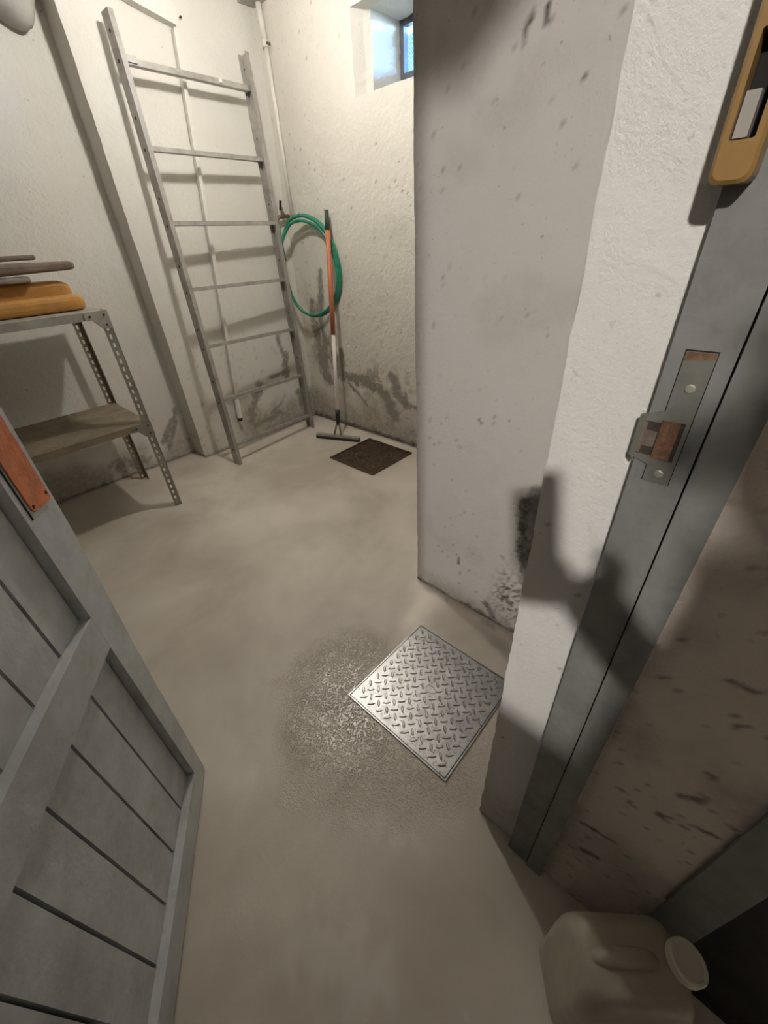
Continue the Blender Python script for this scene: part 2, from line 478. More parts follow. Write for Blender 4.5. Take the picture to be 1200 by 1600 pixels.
# back wall (faces -X) with the window opening. u = -Y from the corner, v = Z
WY0, WY1, WZ0, WZ1 = 1.53, 2.135, 1.925, 2.240
def paint_back(A, B):
    y = 2.93 - A; z = B
    g0 = fbm(y * 6, z * 6, 21, 5)
    r = 0 * y
    for pts, wd, s in (
        ([(2.74, .93), (2.756, .80)], .03, 31), ([(2.60, 1.12), (2.625, .98), (2.645, .85)], .034, 32),
        ([(2.735, .754), (2.716, .59), (2.66, .55), (2.637, .669)], .05, 33), ([(2.66, .80), (2.65, .66)], .034, 39),
        ([(2.714, .491), (2.666, .37)], .065, 34), ([(2.468, .579), (2.475, .399)], .042, 35),
        ([(2.55, .53), (2.53, .43)], .065, 41), 
        ([(2.508, .44), (2.407, .41), (2.29, .415), (2.197, .40), (2.09, .375), (2.036, .35), (1.968, .25), (1.932, .19)], .052, 36),
        ([(1.943, .48), (1.911, .386), (1.824, .31)], .05, 37), ([(2.219, .22), (2.316, .30), (2.416, .36)], .016, 38),
        ([(1.80, .31), (1.70, .29)], .02, 40)):
        r = np.maximum(r, blot(y, z, pts, wd, s, .75))
    ell = np.clip(1.3 - np.hypot((y - 2.67) / .17, (z - .72) / .36), 0, 1)
    r = np.maximum(r, np.clip((fbm(y * 16, z * 9, 52, 5) - .50) / .08, 0, 1) * ell * .9)
    ell2 = np.clip(1.2 - np.hypot((y - 2.15) / .45, (z - .42) / .16), 0, 1)
    r = np.maximum(r, np.clip((fbm(y * 22, z * 22, 53, 5) - .56) / .06, 0, 1) * ell2 * .8)
    r = np.clip(r, 0, 1) * .95
    # flaking spots
    fl_ = np.clip((fbm(y * 34, z * 34, 44, 4) - .72) / .03, 0, 1) * np.clip(1.25 - z * .62, .15, 1)
    r = np.maximum(r, fl_ * .35)
    b = np.clip((.42 - z + (g0 - .5) * .5) / .3, 0, 1) * .55
    b = np.maximum(b, np.clip((.10 - z + (g0 - .5) * .08) / .08, 0, 1) * .8)
    b = np.maximum(b, np.clip(1 - np.abs(y - 2.72) / .22, 0, 1) * np.clip((1.1 - z) / .5, 0, 1) * np.clip((g0 - .38) / .2, 0, 1) * .55)
    gk = blot(y, z, [(2.9, .012), (1.6, .012)], .018, 47, .8) * .75
    gk = np.maximum(gk, np.clip((fbm(y * 60, z * 60, 49, 3) - .82) / .03, 0, 1) * .5)
    return r, gk, b
wb = slab('wall_back', (2.148, 2.93, 0), (0, -1, 0), (0, 0, 1), (-1, 0, 0), 2.9, CEIL, .06, .012, M['plaster_back'], paint_back,
          hole=(2.93 - WY1, 2.93 - WY0, WZ0, WZ1), amp=.005, seed=7)
struct(wb, 'rough white plaster wall with grey damp patches and a small deep window')

# the deep splayed window recess in the thickness of the back wall
def recess():
    bm = nb()
    secs = [  # X, yhi, ylo, zlo, zhi
        (2.147, WY1, WY0, WZ0, WZ1), (2.205, WY1 - .034, WY0 + .034, WZ0 + .012, WZ1 - .004),
        (2.226, WY1 - .064, WY0 + .064, WZ0 + .020, WZ1 - .004), (2.33, WY1 - .060, WY0 + .060, WZ0 + .052, WZ1 - .002), (2.455, WY1 - .058, WY0 + .058, WZ0 + .088, WZ1),
        (2.53, WY1 - .058, WY0 + .058, WZ0 + .088, WZ1)]
    K = 10; rings = []
    rnd = random.Random(3)
    for i, (x, yh, yl, zl, zh) in enumerate(secs):
        pts = [(yh, zl + (zh - zl) * k / K) for k in range(K)] + [(yh + (yl - yh) * k / K, zh) for k in range(K)] + \
              [(yl, zh + (zl - zh) * k / K) for k in range(K)] + [(yl + (yh - yl) * k / K, zl) for k in range(K)]
        j = .004 if 0 < i < 5 else 0
        rings.append([bm.verts.new((x + rnd.uniform(-j, j), y + rnd.uniform(-j, j), z + rnd.uniform(-j, j))) for y, z in pts])
    n = len(rings[0])
    for a, b in zip(rings[:-1], rings[1:]):
        for k in range(n): bm.faces.new((a[k], b[k], b[(k + 1) % n], a[(k + 1) % n]))
    # outer mass of the wall round the recess
    x0, x1 = 2.21, 2.56
    box2(bm, (x0, WY1 + .01, 0), (x1, 3.2, CEIL)); box2(bm, (x0, -.1, 0), (x1, WY0 - .01, CEIL))
    box2(bm, (x0, WY0 - .01, 0), (x1, WY1 + .01, WZ0 - .01)); box2(bm, (x0, WY0 - .01, WZ1 + .01), (x1, WY1 + .01, CEIL))
    return bm
bmd = nb(); box2(bmd, (.475, -1.15, 0), (.52, -.2505, 2.1))  # added panel, coloured near-black for the darkness beyond the post
struct(link('passage_shade_panel', bmd, M['passage_shade'], bevel=.004), 'near-black panel standing in for the unlit passage beyond the grey post')
rc = link('wall_back_outer', recess(), M['plaster'])
struct(rc, 'splayed plaster recess of the small cellar window')

win = empty('window_1', (2.47, 1.83, WZ0 + .09))
struct(win, 'small dark framed cellar window with wire mesh outside')
def wloc(v): return tuple(a - b for a, b in zip(v, win.location))
wy0, wy1, wz0, wz1 = WY0 + .055, WY1 - .055, WZ0 + .085, WZ1 + .004
bm = nb(); fw = .030
for lo, hi in (((2.455, wy0, wz0), (2.495, wy0 + fw, wz1)), ((2.455, wy1 - fw, wz0), (2.495, wy1, wz1)),
               ((2.456, wy0 + fw, wz0), (2.494, wy1 - fw, wz0 + fw)), ((2.456, wy0 + fw, wz1 - fw), (2.494, wy1 - fw, wz1))):
    box2(bm, wloc(lo), wloc(hi))
link('window_frame', bm, M['win_frame'], win, bevel=.003)
bm = nb(); box2(bm, wloc((2.472, wy0 + fw, wz0 + fw)), wloc((2.476, wy1 - fw, wz1 - fw)))
link('pane', bm, M['glass'], win)
bm = nb(); sp = .017; x = 2.515
ya, yb, za, zb = wy0 - .02, wy1 + .02, wz0 - .01, wz1 - .05
def wire(bm, p, q):
    d = (Vector(q) - Vector(p)); L_ = d.length
    box(bm, wloc(tuple((Vector(p) + Vector(q)) / 2)), L_, .0036, .0036, d.normalized(), Vector((1, 0, 0)))
H_ = zb - za
k = ya - H_
while k < yb:
    for s in (1, -1):
        pts = []
        a0, a1 = max(k, ya), min(k + H_, yb)
        if a1 - a0 > .01:
            z0, z1 = za + (a0 - k), za + (a1 - k)
            if s < 0: z0, z1 = zb - (a0 - k), zb - (a1 - k)
            wire(bm, (x + .002 * s, a0, z0), (x + .002 * s, a1, z1))
    k += sp
tag(link('wire_mesh', bm, M['mesh'], win), 'teal diamond wire mesh outside the glass', kind='stuff')

# left wall: proud part with the ladder, recessed part with the shelf unit
def paint_left(A, B):
    x = 1.077 + A; z = B
    g0 = fbm(x * 6, z * 6, 61, 5)
    r = 0 * x
    for pts, wd, s in (([(1.52, .14), (1.555, .25), (1.603, .33), (1.66, .38)], .045, 62), ([(1.75, .43), (1.938, .436)], .018, 63), ([(1.935, .56), (1.915, .39)], .035, 64),
                       ([(1.90, .72), (1.91, .60)], .02, 68), ([(1.712, .153), (1.82, .203)], .012, 65), ([(1.55, .1), (1.8, .12)], .03, 66), ([(2.0, .25), (2.02, .12)], .03, 67)):
        r = np.maximum(r, blot(x, z, pts, wd, s, .8) * .85)
    r = np.maximum(r, np.clip((fbm(x * 34, z * 34, 69, 4) - .72) / .03, 0, 1) * np.clip(1.0 - z * .9, .05, 1) * .5)
    b = np.clip((.34 - z + (g0 - .5) * .5) / .25, 0, 1) * np.clip((x - 1.3) / .2, 0.25, 1) * .6
    gk = blot(x, z, [(1.08, .0), (2.2, .0)], .014, 70, .8) * .6
    return r, gk, b
wl1 = slab('wall_left', (1.077, 2.905, 0), (1, 0, 0), (0, 0, 1), (0, -1, 0), 1.10, CEIL, .30, .015, M['plaster'], paint_left, amp=.003, seed=9, edge=.003)
struct(wl1, 'white plaster wall behind the ladder, standing proud of the shelf recess')
def paint_recess(A, B):
    x = -2.2 + A; z = B
    g0 = fbm(x * 6, z * 6, 71, 5)
    r = np.maximum(blot(x, z, [(.985, .27), (.896, .152)], .03, 72, .8), blot(x, z, [(1.04, .35), (.98, .2), (.914, .094)], .022, 73, .9)) * .8
    b = np.clip((.20 - z + (g0 - .5) * .35) / .15, 0, 1) * .5
    gk = 0 * x
    gk = np.maximum(gk, blot(x, z, [(-2, .0), (1.07, .0)], .014, 76, .8) * .6)
    gk = np.maximum(gk, blot(x, z, [(.55, .10), (.72, .06)], .05, 77, 1.0) * .45)
    return r, gk, b
wl2 = slab('wall_left', (-2.2, 3.075, 0), (1, 0, 0), (0, 0, 1), (0, -1, 0), 3.30, CEIL, .12, .015, M['plaster'], paint_recess, amp=.003, seed=11)
struct(wl2, 'white plaster recess wall behind the steel shelf unit')

# haunch where the recess meets the ceiling, top left
bm = nb()
bmesh.ops.create_icosphere(bm, subdivisions=4, radius=1.0)
for v in bm.verts:
    n_ = math.sin(v.co.x * 5 + v.co.y * 3) * .06 + math.sin(v.co.z * 7 + v.co.x * 4) * .05
    v.co = Vector((.905 + v.co.x * .17 * (1 + n_), 3.03 + v.co.y * .10 * (1 + n_), 2.37 + v.co.z * .20 * (1 + n_)))
struct(link('trim_1', bm, M['haunch'], smooth=True), 'lumpy grey plaster haunch in the upper left corner')
bm = nb(); box2(bm, (2.04, 2.78, 2.425), (2.16, 2.91, 2.49))
struct(link('trim_2', bm, M['haunch'], bevel=.012, segs=2), 'plaster block under the ceiling in the far corner')

# partition wall (faces -X)
def paint_part(A, B):
    y = .86 - A; z = B
    g0 = fbm(y * 7, z * 7, 81, 5)
    gk = 0 * y
    for pts, wd, s, k in (([(.42, .579), (.406, .458), (.378, .304)], .03, 82, .75), ([(.395, .62), (.375, .45), (.35, .25)], .05, 83, .6), ([(.51, .071), (.476, .021)], .018, 84, .7),
                          ([(.54, 1.636), (.537, 1.622)], .006, 85, .9), ([(.537, 1.62), (.533, 1.605)], .0025, 86, .8), ([(.572, 1.635), (.583, 1.612)], .005, 87, .8),
                          ([(.456, 1.539), (.451, 1.53)], .006, 88, .7), ([(.657, .255), (.646, .21)], .005, 89, .9), ([(.86, .0), (.3, .0)], .02, 90, .7)):
        gk = np.maximum(gk, blot(y, z, pts, wd, s, .9) * k)
    hair = np.clip((fbm(y * 100, z * 100, 91, 4) - .52) / .10, 0, 1) * np.clip(1 - np.hypot((y - .42) / .10, (z - .17) / .17), 0, 1) * 1.2
    gk = np.maximum(gk, np.clip(hair, 0, .85))
    spots = np.clip((fbm(y * 75, z * 55, 93, 3) - .79) / .03, 0, 1) * np.clip((fbm(y * 5, z * 5, 94, 3) - .35) / .2, 0, 1)
    gk = np.maximum(gk, spots * .38)
    b = np.clip((.14 - z + (g0 - .5) * .2) / .12, 0, 1) * .5
    b = np.maximum(b, np.clip((g0 - .58) / .15, 0, 1) * .12)
    b = np.maximum(b, np.clip(1 - A / .05, 0, 1) * .35)  # strip along the free edge darkened for the door jamb's shadow
    return 0 * y, gk, b
wp = slab('wall_right', (1.065, .86, 0), (0, -1, 0), (0, 0, 1), (-1, 0, 0), .75, CEIL, .20, .010, M['plaster_grey'], paint_part, amp=.003, seed=13, edge=.002)
struct(wp, 'greyed plaster partition wall between the floor cover and the window bay')

# wall that carries the door frame: jamb reveal (faces -X) and its room face
def paint_jamb(A, B):
    y = .168 - A; z = B
    gk = np.maximum(blot(y, z, [(.111, 1.187), (.104, 1.188), (.098, 1.186), (.086, 1.185), (.064, 1.187)], .0012, 101, .5) * .7,
                    np.clip((fbm(y * 160, z * 120, 102, 3) - .87) / .03, 0, 1) * .6)
    g0 = fbm(y * 9, z * 9, 103, 4)
    b = np.clip((.30 - z + (g0 - .5) * .3) / .25, 0, 1) * .35
    return 0 * y, gk, b
wj = slab('wall_door', (.468, .168, 0), (0, -1, 0), (0, 0, 1), (-1, 0, 0), .18, CEIL, 1.75, .006, M['plaster_jamb'], paint_jamb, amp=.0016, seed=15, edge=.0022)
struct(wj, 'stucco reveal of the doorway beside the grey frame')
bm = nb(); box2(bm, (-2.2, .05, 0), (-.50, .168, CEIL)); box2(bm, (-.50, -.012, 2.15), (.468, .168, CEIL))
struct(link('wall_door', bm, M['plaster_jamb'], bevel=.004), 'wall left of the doorway and lintel above it')

# dirty wall in front of the frame, outside the doorway
def paint_brown(A, B):
    y = -.012 - A; z = B
    g0 = fbm(y * 9, z * 9, 111, 5); gk = 0 * y
    for pts, wd, s in (([(-.08, .85), (-.095, .853), (-.113, .854)], .005, 112), ([(0, 1.069), (-.029, 1.074)], .003, 113), ([(-.12, .676), (-.136, .681)], .003, 114),
                       ([(-.031, .33), (-.06, .342), (-.091, .35)], .005, 115), ([(-.114, .522), (-.15, .55), (-.176, .561)], .005, 116), ([(-.058, .235), (-.079, .25)], .008, 117),
                       ([(-.112, .807), (-.119, .787)], .003, 118), ([(-.19, .60), (-.19, .3)], .004, 119), ([(-.12, .60), (-.14, .62)], .006, 120)):
        gk = np.maximum(gk, blot(y, z, pts, wd * .8, s, 1.3) * .8)
    gk = np.maximum(gk, np.clip((fbm(y * 90, z * 110, 121, 4) - .735) / .04, 0, 1) * .6)
    b = np.clip((g0 - .45) / .2, 0, 1) * .4
    return 0 * y, gk, b
wo = slab('wall_near', (.462, -.012, 0), (0, -1, 0), (0, 0, 1), (-1, 0, 0), .178, CEIL, .25, .007, M['plaster_brown'], paint_brown, amp=.002, seed=17)
struct(wo, 'dirty brown plaster wall outside the door frame')
bm = nb(); box2(bm, (.455, -.25, 0), (.70, -.19, CEIL))
struct(link('trim_3', bm, M['frame_paint'], bevel=.003), 'dark grey post ending the brown wall, right of the canister')
bm = nb()
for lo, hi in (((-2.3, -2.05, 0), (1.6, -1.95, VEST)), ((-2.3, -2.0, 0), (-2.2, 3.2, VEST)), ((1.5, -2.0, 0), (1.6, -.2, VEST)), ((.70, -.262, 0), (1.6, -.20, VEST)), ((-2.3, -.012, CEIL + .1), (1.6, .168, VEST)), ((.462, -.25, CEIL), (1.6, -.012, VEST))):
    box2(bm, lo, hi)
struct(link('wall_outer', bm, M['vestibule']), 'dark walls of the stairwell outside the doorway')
bm = nb(); box2(bm, (-.95, -.42, 0), (-.495, -.02, 1.372))  # unseen block added to shade the floor and lower reveal from the outer lamp
struct(link('lamp_blocker', bm, M['vestibule'], bevel=.01), 'added dark block, out of view, cutting off the outside lamp low down')
bm = nb(); box2(bm, (-2.3, -2.05, VEST), (1.6, .168, VEST + .1))
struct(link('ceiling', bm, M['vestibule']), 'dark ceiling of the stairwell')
bm = nb()
for lo, hi in (((2.2, .1, 0), (4.0, .168, CEIL)), ((3.9, .1, 0), (4.0, 3.2, CEIL))):
    box2(bm, lo, hi)
bm.free()

# ------------------------------------------------------------------ door frame
fr = empty('door_frame', (.46, .03, 0))
tag(fr, 'grey painted door frame with a rusted strike plate in the plaster opening', 'door frame')
fo = Vector(fr.location)
def fl_(v): return Vector(v) - fo
bm = nb(); box2(bm, fl_((.449, .024, 0)), fl_((.56, .073, 2.15)))
post = link('post', bm, M['frame_paint'], fr, bevel=.003, segs=2)
bm = nb(); box2(bm, fl_((.444, -.012, 0)), fl_((.56, .0218, 2.15)))
link('stop', bm, M['frame_paint'], fr, bevel=.002)
bm = nb(); box2(bm, fl_((-.4995, -.012, 2.08)), fl_((.4435, .074, 2.149)))
link('head', bm, M['frame_paint'], fr, bevel=.003)
bm = nb(); box2(bm, fl_((-.5005, .055, 0)), fl_((-.485, .10, 2.08)))
link('hinge_post', bm, M['frame_paint'], fr, bevel=.003)
# strike plate: upper leaf, lower leaf, open pocket with bent lip
sp_ = empty('strike_plate', (0, 0, 0)); sp_.parent = fr
xs = .4484
def P3(y, z, x=xs): return fl_((x, y, z))
bm = nb()
t = Vector((-.0018, 0, 0))
zt, za_, zb_, zc = 1.205, 1.142, 1.102, 1.078
prism(bm, [P3(.060, zt), P3(.037, zt), P3(.037, za_), P3(.060, za_)], t)
prism(bm, [P3(.060, zb_), P3(.037, zb_), P3(.037, zc), P3(.060, zc)], t)
prism(bm, [P3(.0405, za_), P3(.037, za_), P3(.037, zb_), P3(.0405, zb_)], t)
prism(bm, [P3(.074, za_ + .003), P3(.060, za_ + .009), P3(.060, za_ - .003), P3(.074, za_ - .003)], t)
prism(bm, [P3(.074, zb_ + .003), P3(.060, zb_ + .003), P3(.060, zb_ - .007), P3(.074, zb_ - .002)], t)
link('plate', bm, M['strike'], sp_, bevel=.0004)
bm = nb(); gq = .0011
prism(bm, [P3(.060 + gq, zt + gq, .4492), P3(.037 - gq * .6, zt + gq, .4492), P3(.037 - gq * .6, zc - gq, .4492), P3(.060 + gq, zc - gq, .4492)], (-.0006, 0, 0))
link('mortise_gap', bm, M['dark_gap'], sp_)
bm = nb(); prism(bm, [P3(.0795, zb_ - .002, .4505), P3(.0795, za_ + .001, .4505), P3(.0735, za_ + .004), P3(.0735, zb_ - .006)], (-.002, 0, 0))
link('lip', bm, M['strike'], sp_, bevel=.0006)
bm = nb(); prism(bm, [P3(.0603, zb_ + .004), P3(.0603, za_ - .004), P3(.0735, za_ - .004), P3(.0735, zb_ + .004)], (-.0016, 0, 0))
link('lip_channel', bm, M['rust_grey'], sp_, bevel=.0004)
for zq in (zb_ + .0075, za_ - .0075):
    bm = nb(); prism(bm, [P3(.0605, zq - .0045, xs - .0015), P3(.0605, zq + .0045, xs - .0015), P3(.0705, zq + .0040, xs - .0015), P3(.0705, zq - .0040, xs - .0015)], (-.0006, 0, 0))  # dark patch at each end of the channel
    link('channel_end', bm, M['deep_brown'], sp_, bevel=.0002)
bm = nb(); prism(bm, [P3(.0408, zb_ + .001, xs - .0003), P3(.0408, za_ - .001, xs - .0003), P3(.0440, za_ - .001, xs - .0003), P3(.0440, zb_ + .001, xs - .0003)], (-.0010, 0, 0))  # darker strip along one edge of the pocket
link('pocket_dark_strip', bm, M['deep_brown'], sp_)
bm = nb(); prism(bm, [P3(.0595, zt - .008, xs - .0017), P3(.0595, zt - .0004, xs - .0017), P3(.0375, zt - .0004, xs - .0017), P3(.0375, zt - .005, xs - .0017)], (-.0004, 0, 0))
link('rusty_edge', bm, M['rust'], sp_)
bm = nb(); prism(bm, [P3(.0595, zb_, .4488), P3(.0595, za_, .4488), P3(.0520, za_, .4488), P3(.0520, zb_, .4488)], (-.0022, 0, 0))
prism(bm, [P3(.0595, zb_, .4489), P3(.0595, za_, .4489), P3(.0405, za_, .4489), P3(.0405, zb_, .4489)], (-.0006, 0, 0))
tag(link('pocket', bm, M['rust'], sp_, bevel=.0003), 'rusty red-brown bolt pocket')
for z in (1.174, 1.088):
    link('screw', screw_bm(P3(.0475, z, xs - .0017), (-1, 0, 0), .0042, .0016), M['screw'], sp_)

# ------------------------------------------------------------------ door leaf (open into the room)
P0 = Vector((.017, .836, 0.0)); D = Vector((.565, .825, 0)); NN = Vector((.825, -.565, 0))
door = empty('door_1', P0)
struct(door, 'grey painted plank door with rails, standing open into the cellar')
def dpt(s, z, d=0.0): return D * s + NN * d + Vector((0, 0, z))
def dprism(bm, poly, d0, d1):
    prism(bm, [dpt(s, z, d0) for s, z in poly], NN * (d1 - d0))
LEFT = -.86; TH = .042; TOP = 2.05
zg = .008
tl = .05 / 1.1
bm = nb(); dprism(bm, [(0 - .004, zg), (0.0, zg + .02), (tl * .3, .45), (.042, .87), (.046, 1.1), (.046, TOP), (-.047, TOP), (-.047, zg)], 0, -TH)
link('stile', bm, M['grey_paint'], door, bevel=.003, segs=2)
bm = nb(); dprism(bm, [(LEFT, zg), (LEFT, TOP), (LEFT + .09, TOP), (LEFT + .09, zg)], 0, -TH)
link('stile', bm, M['grey_paint'], door, bevel=.003, segs=2)
for z0, z1 in ((zg, .088), (.637, .724), (1.25, 1.335), (1.96, TOP)):
    bm = nb(); dprism(bm, [(LEFT + .0905, z0), (LEFT + .0905, z1), (-.0475, z1), (-.0475, z0)], 0, -TH + .002)
    link('rail', bm, M['grey_paint'], door, bevel=.003, segs=2)
bm = nb(); dprism(bm, [(LEFT + .0905, .09), (LEFT + .0905, TOP - .1), (-.0475, TOP - .1), (-.0475, .09)], -.036, -.041)
link('backing', bm, M['dark_gap'], door)
joints = [-.134, -.228, -.323, -.418, -.508, -.60, -.69]
edges = [-.0478] + joints + [LEFT + .091]
for zlo, zhi in ((.0885, .6365), (.7245, 1.2495), (1.3355, 1.9595)):
    for a, b in zip(edges[:-1], edges[1:]):
        dd = -.0205 + random.uniform(-.0012, .0012)
        g_ = .0033
        bm = nb(); dprism(bm, [(b + g_, zlo), (b + g_, zhi), (a - g_, zhi), (a - g_, zlo)], dd, -.0355)
        link('plank', bm, M['grey_paint'], door, bevel=.0022)
# rusty orange lock plate on the stile face
lp = empty('lock_plate', (0, 0, 0)); lp.parent = door
bm = nb(); dprism(bm, [(.032, .953), (.027, .948), (-.021, .953), (-.026, .960), (-.030, 1.16), (.030, 1.16)], .0008, .0032)
link('plate', bm, M['orange'], lp, bevel=.0008)
for s, z in ((.027, .963), (-.019, .962), (.024, 1.15), (.0, 1.08)):
    link('screw', screw_bm(dpt(s, z, .003), NN, .0035, .0012), M['black_screw'], lp)
bm = nb(); dprism(bm, [(-.0345, .945), (-.032, .945), (-.036, 1.18), (-.0385, 1.18)], .0002, .0014)
tag(link('groove', bm, M['dark_gap'], door), 'dark groove beside the orange lock plate')

# ------------------------------------------------------------------ ochre bolt keeper above the strike plate
bk = empty('bolt_keeper', (.43, .068, 1.32))
tag(bk, 'ochre painted bolt keeper with a long slot, beside the frame above the strike plate', 'door hardware')
bo = Vector(bk.location)
def K(y, z, x=.43): return Vector((x, y, z)) - bo
def keeper():
    bm = nb(); out = []; inn = []
    # rounded outline in (y,z), slot cut through, extruded in x
    y0, y1, z0, z1 = .0545, .0795, 1.318, 1.62
    r = .006
    def rr(y0, y1, z0, z1, r, n=4):
        pts = []
        for cx, cz, a in ((y1 - r, z0 + r, -90), (y1 - r, z1 - r, 0), (y0 + r, z1 - r, 90), (y0 + r, z0 + r, 180)):
            for k in range(n + 1):
                t_ = math.radians(a + 90 * k / n); pts.append((cx + r * math.cos(t_), cz + r * math.sin(t_)))
        return pts
    o_ = rr(y0, y1, z0, z1, r); i_ = rr(.0600, .0742, 1.341, 1.392, .0015)
    xa, xb = .422, .4486
    ch = .0022
    def ring(pts, x, sh=0.0):
        cy = sum(p[0] for p in pts) / len(pts); cz = sum(p[1] for p in pts) / len(pts)
        return [bm.verts.new(K(p[0] - math.copysign(sh, p[0] - cy), p[1] - math.copysign(sh, p[1] - cz), x)) for p in pts]
    of, om, ob = ring(o_, xa, ch), ring(o_, xa + ch), ring(o_, xb)
    if_, ib = ring(i_, xa), ring(i_, xb)
    n = len(o_)
    for k in range(n):
        j = (k + 1) % n
        bm.faces.new((of[k], of[j], if_[j], if_[k]))
        bm.faces.new((om[k], om[j], of[j], of[k])); bm.faces.new((ob[k], ob[j], om[j], om[k]))
        bm.faces.new((if_[k], if_[j], ib[j], ib[k])); bm.faces.new((ib[k], ib[j], ob[j], ob[k]))
    return bm
link('body', keeper(), M['ochre'], bk, smooth=False)
bm = nb(); box2(bm, K(.0605, 1.342, .4385), K(.0738, 1.391, .448))  # dark block standing in for the shadow deep in the slot
link('slot_shadow', bm, M['dark_gap'], bk)
bm = nb(); box2(bm, K(.0655, 1.3425, .4285), K(.0735, 1.3655, .4380))
tag(link('bolt', bm, M['pale_bolt'], bk, bevel=.001), 'pale bolt end inside the slot')

# ------------------------------------------------------------------ floor cover with checker treads
MH = (.463, .865, .278, .684)
mh = empty('manhole_cover', ((MH[0] + MH[1]) / 2, (MH[2] + MH[3]) / 2, 0))
tag(mh, 'square silver checker plate floor cover in a thin steel frame near the doorway', 'floor cover')
hx, hy = (MH[1] - MH[0]) / 2, (MH[3] - MH[2]) / 2
bm = nb(); box2(bm, (-hx + .007, -hy + .007, .0008), (hx - .007, hy - .007, .0040))
link('plate', bm, M['steel'], mh, bevel=.001)
bm = nb(); box2(bm, (-hx + .003, -hy + .003, .0004), (hx - .003, hy - .003, .0018))
link('gap', bm, M['dark_gap'], mh)
bm = nb()
for lo, hi in (((-hx, -hy), (hx, -hy + .0042)), ((-hx, hy - .0042), (hx, hy)), ((-hx, -hy + .0042), (-hx + .0042, hy - .0042)), ((hx - .0042, -hy + .0042), (hx, hy - .0042))):
    box2(bm, lo + (.0005,), hi + (.0048,))
link('rim', bm, M['steel'], mh, bevel=.0006)
def tread_mesh():
    bm = nb(); L2, W2, h = .0140, .0046, .0034
    prof = [(-1, 0), (-.7, .62), (-.3, .96), (.3, .96), (.7, .62), (1, 0)]
    top = []; lft = []; rgt = []
    for s, ww in prof:
        lft.append(bm.verts.new((s * L2, -ww * W2, 0))); rgt.append(bm.verts.new((s * L2, ww * W2, 0)))
        top.append((bm.verts.new((s * L2 * .86, -ww * W2 * .42, h * (.35 if ww == 0 else 1))), bm.verts.new((s * L2 * .86, ww * W2 * .42, h * (.35 if ww == 0 else 1)))))
    for i in range(5):
        bm.faces.new((lft[i], lft[i + 1], top[i + 1][0], top[i][0]))
        bm.faces.new((top[i][0], top[i + 1][0], top[i + 1][1], top[i][1]))
        bm.faces.new((top[i][1], top[i + 1][1], rgt[i + 1], rgt[i]))
    bmesh.ops.remove_doubles(bm, verts=bm.verts, dist=1e-6)
    bmesh.ops.recalc_face_normals(bm, faces=bm.faces)
    me = bpy.data.meshes.new('tread'); bm.to_mesh(me); bm.free(); me.materials.append(M['steel'])
    return me
tm = tread_mesh(); pt_ = .0365
nn_ = 11
for i in range(nn_):
    for j in range(nn_):
        for q, (ox, ang) in enumerate(((0, math.radians(45)), (.5, math.radians(-45)))):
            x = (i - nn_ / 2 + .30 + ox) * pt_; y = (j - nn_ / 2 + .30 + ox) * pt_
            if abs(x) > hx - .016 or abs(y) > hy - .016: continue
            if math.hypot(x, y) < .027: continue
            o = linkmesh('tread', tm, mh); o.location = (x, y, .0040); o.rotation_euler = (0, 0, ang)
bm = nb(); lathe(bm, (0, 0, .0039), (0, 0, 1), [(.021, 0), (.021, .0022), (.018, .0024), (.0165, .0008), (.001, .0006)], 24)
for v in bm.verts: v.co.x *= .62
bmesh.ops.rotate(bm, verts=bm.verts, cent=(0, 0, 0), matrix=Matrix.Rotation(math.radians(0), 3, 'Z'))
tag(link('lifting_eye', bm, M['steel'], mh), 'oval recess for the lifting key')

# ------------------------------------------------------------------ rusty drain grate
gr = empty('drain_grate', (1.845, 1.912, 0))
tag(gr, 'square dark rusty iron floor plate with fine studs beside the squeegee', 'floor plate')
gx, gy = .205, .215
bm = nb(); box2(bm, (-gx, -gy, .0006), (gx, gy, .006)); link('plate', bm, M['grate'], gr, bevel=.002)
bm = nb()
for lo, hi in (((-gx, -gy), (gx, -gy + .012)), ((-gx, gy - .012), (gx, gy)), ((-gx, -gy + .012), (-gx + .012, gy - .012)), ((gx - .012, -gy + .012), (gx, gy - .012))):
    box2(bm, lo + (.0061,), hi + (.0105,))
link('rim', bm, M['grate'], gr, bevel=.0015)
bm = nb(); k = 22
for i in range(k):
    for j in range(k):
        x = -gx + .022 + (2 * gx - .044) * i / (k - 1) + random.uniform(-.0015, .0015); y = -gy + .022 + (2 * gy - .044) * j / (k - 1) + random.uniform(-.0015, .0015)
        h = random.uniform(.0015, .004); s = random.uniform(.0055, .0075)
        a = [bm.verts.new((x + dx * s, y + dy * s, .006)) for dx, dy in ((-1, -1), (1, -1), (1, 1), (-1, 1))]
        tx, ty = random.uniform(-.002, .002), random.uniform(-.002, .002)
        b = [bm.verts.new((x + tx + dx * s * .45, y + ty + dy * s * .45, .006 + h)) for dx, dy in ((-1, -1), (1, -1), (1, 1), (-1, 1))]
        bm.faces.new(b)
        for q in range(4): bm.faces.new((a[q], a[(q + 1) % 4], b[(q + 1) % 4], b[q]))
tag(link('studs', bm, M['grate'], gr), 'small worn raised studs', kind='stuff')

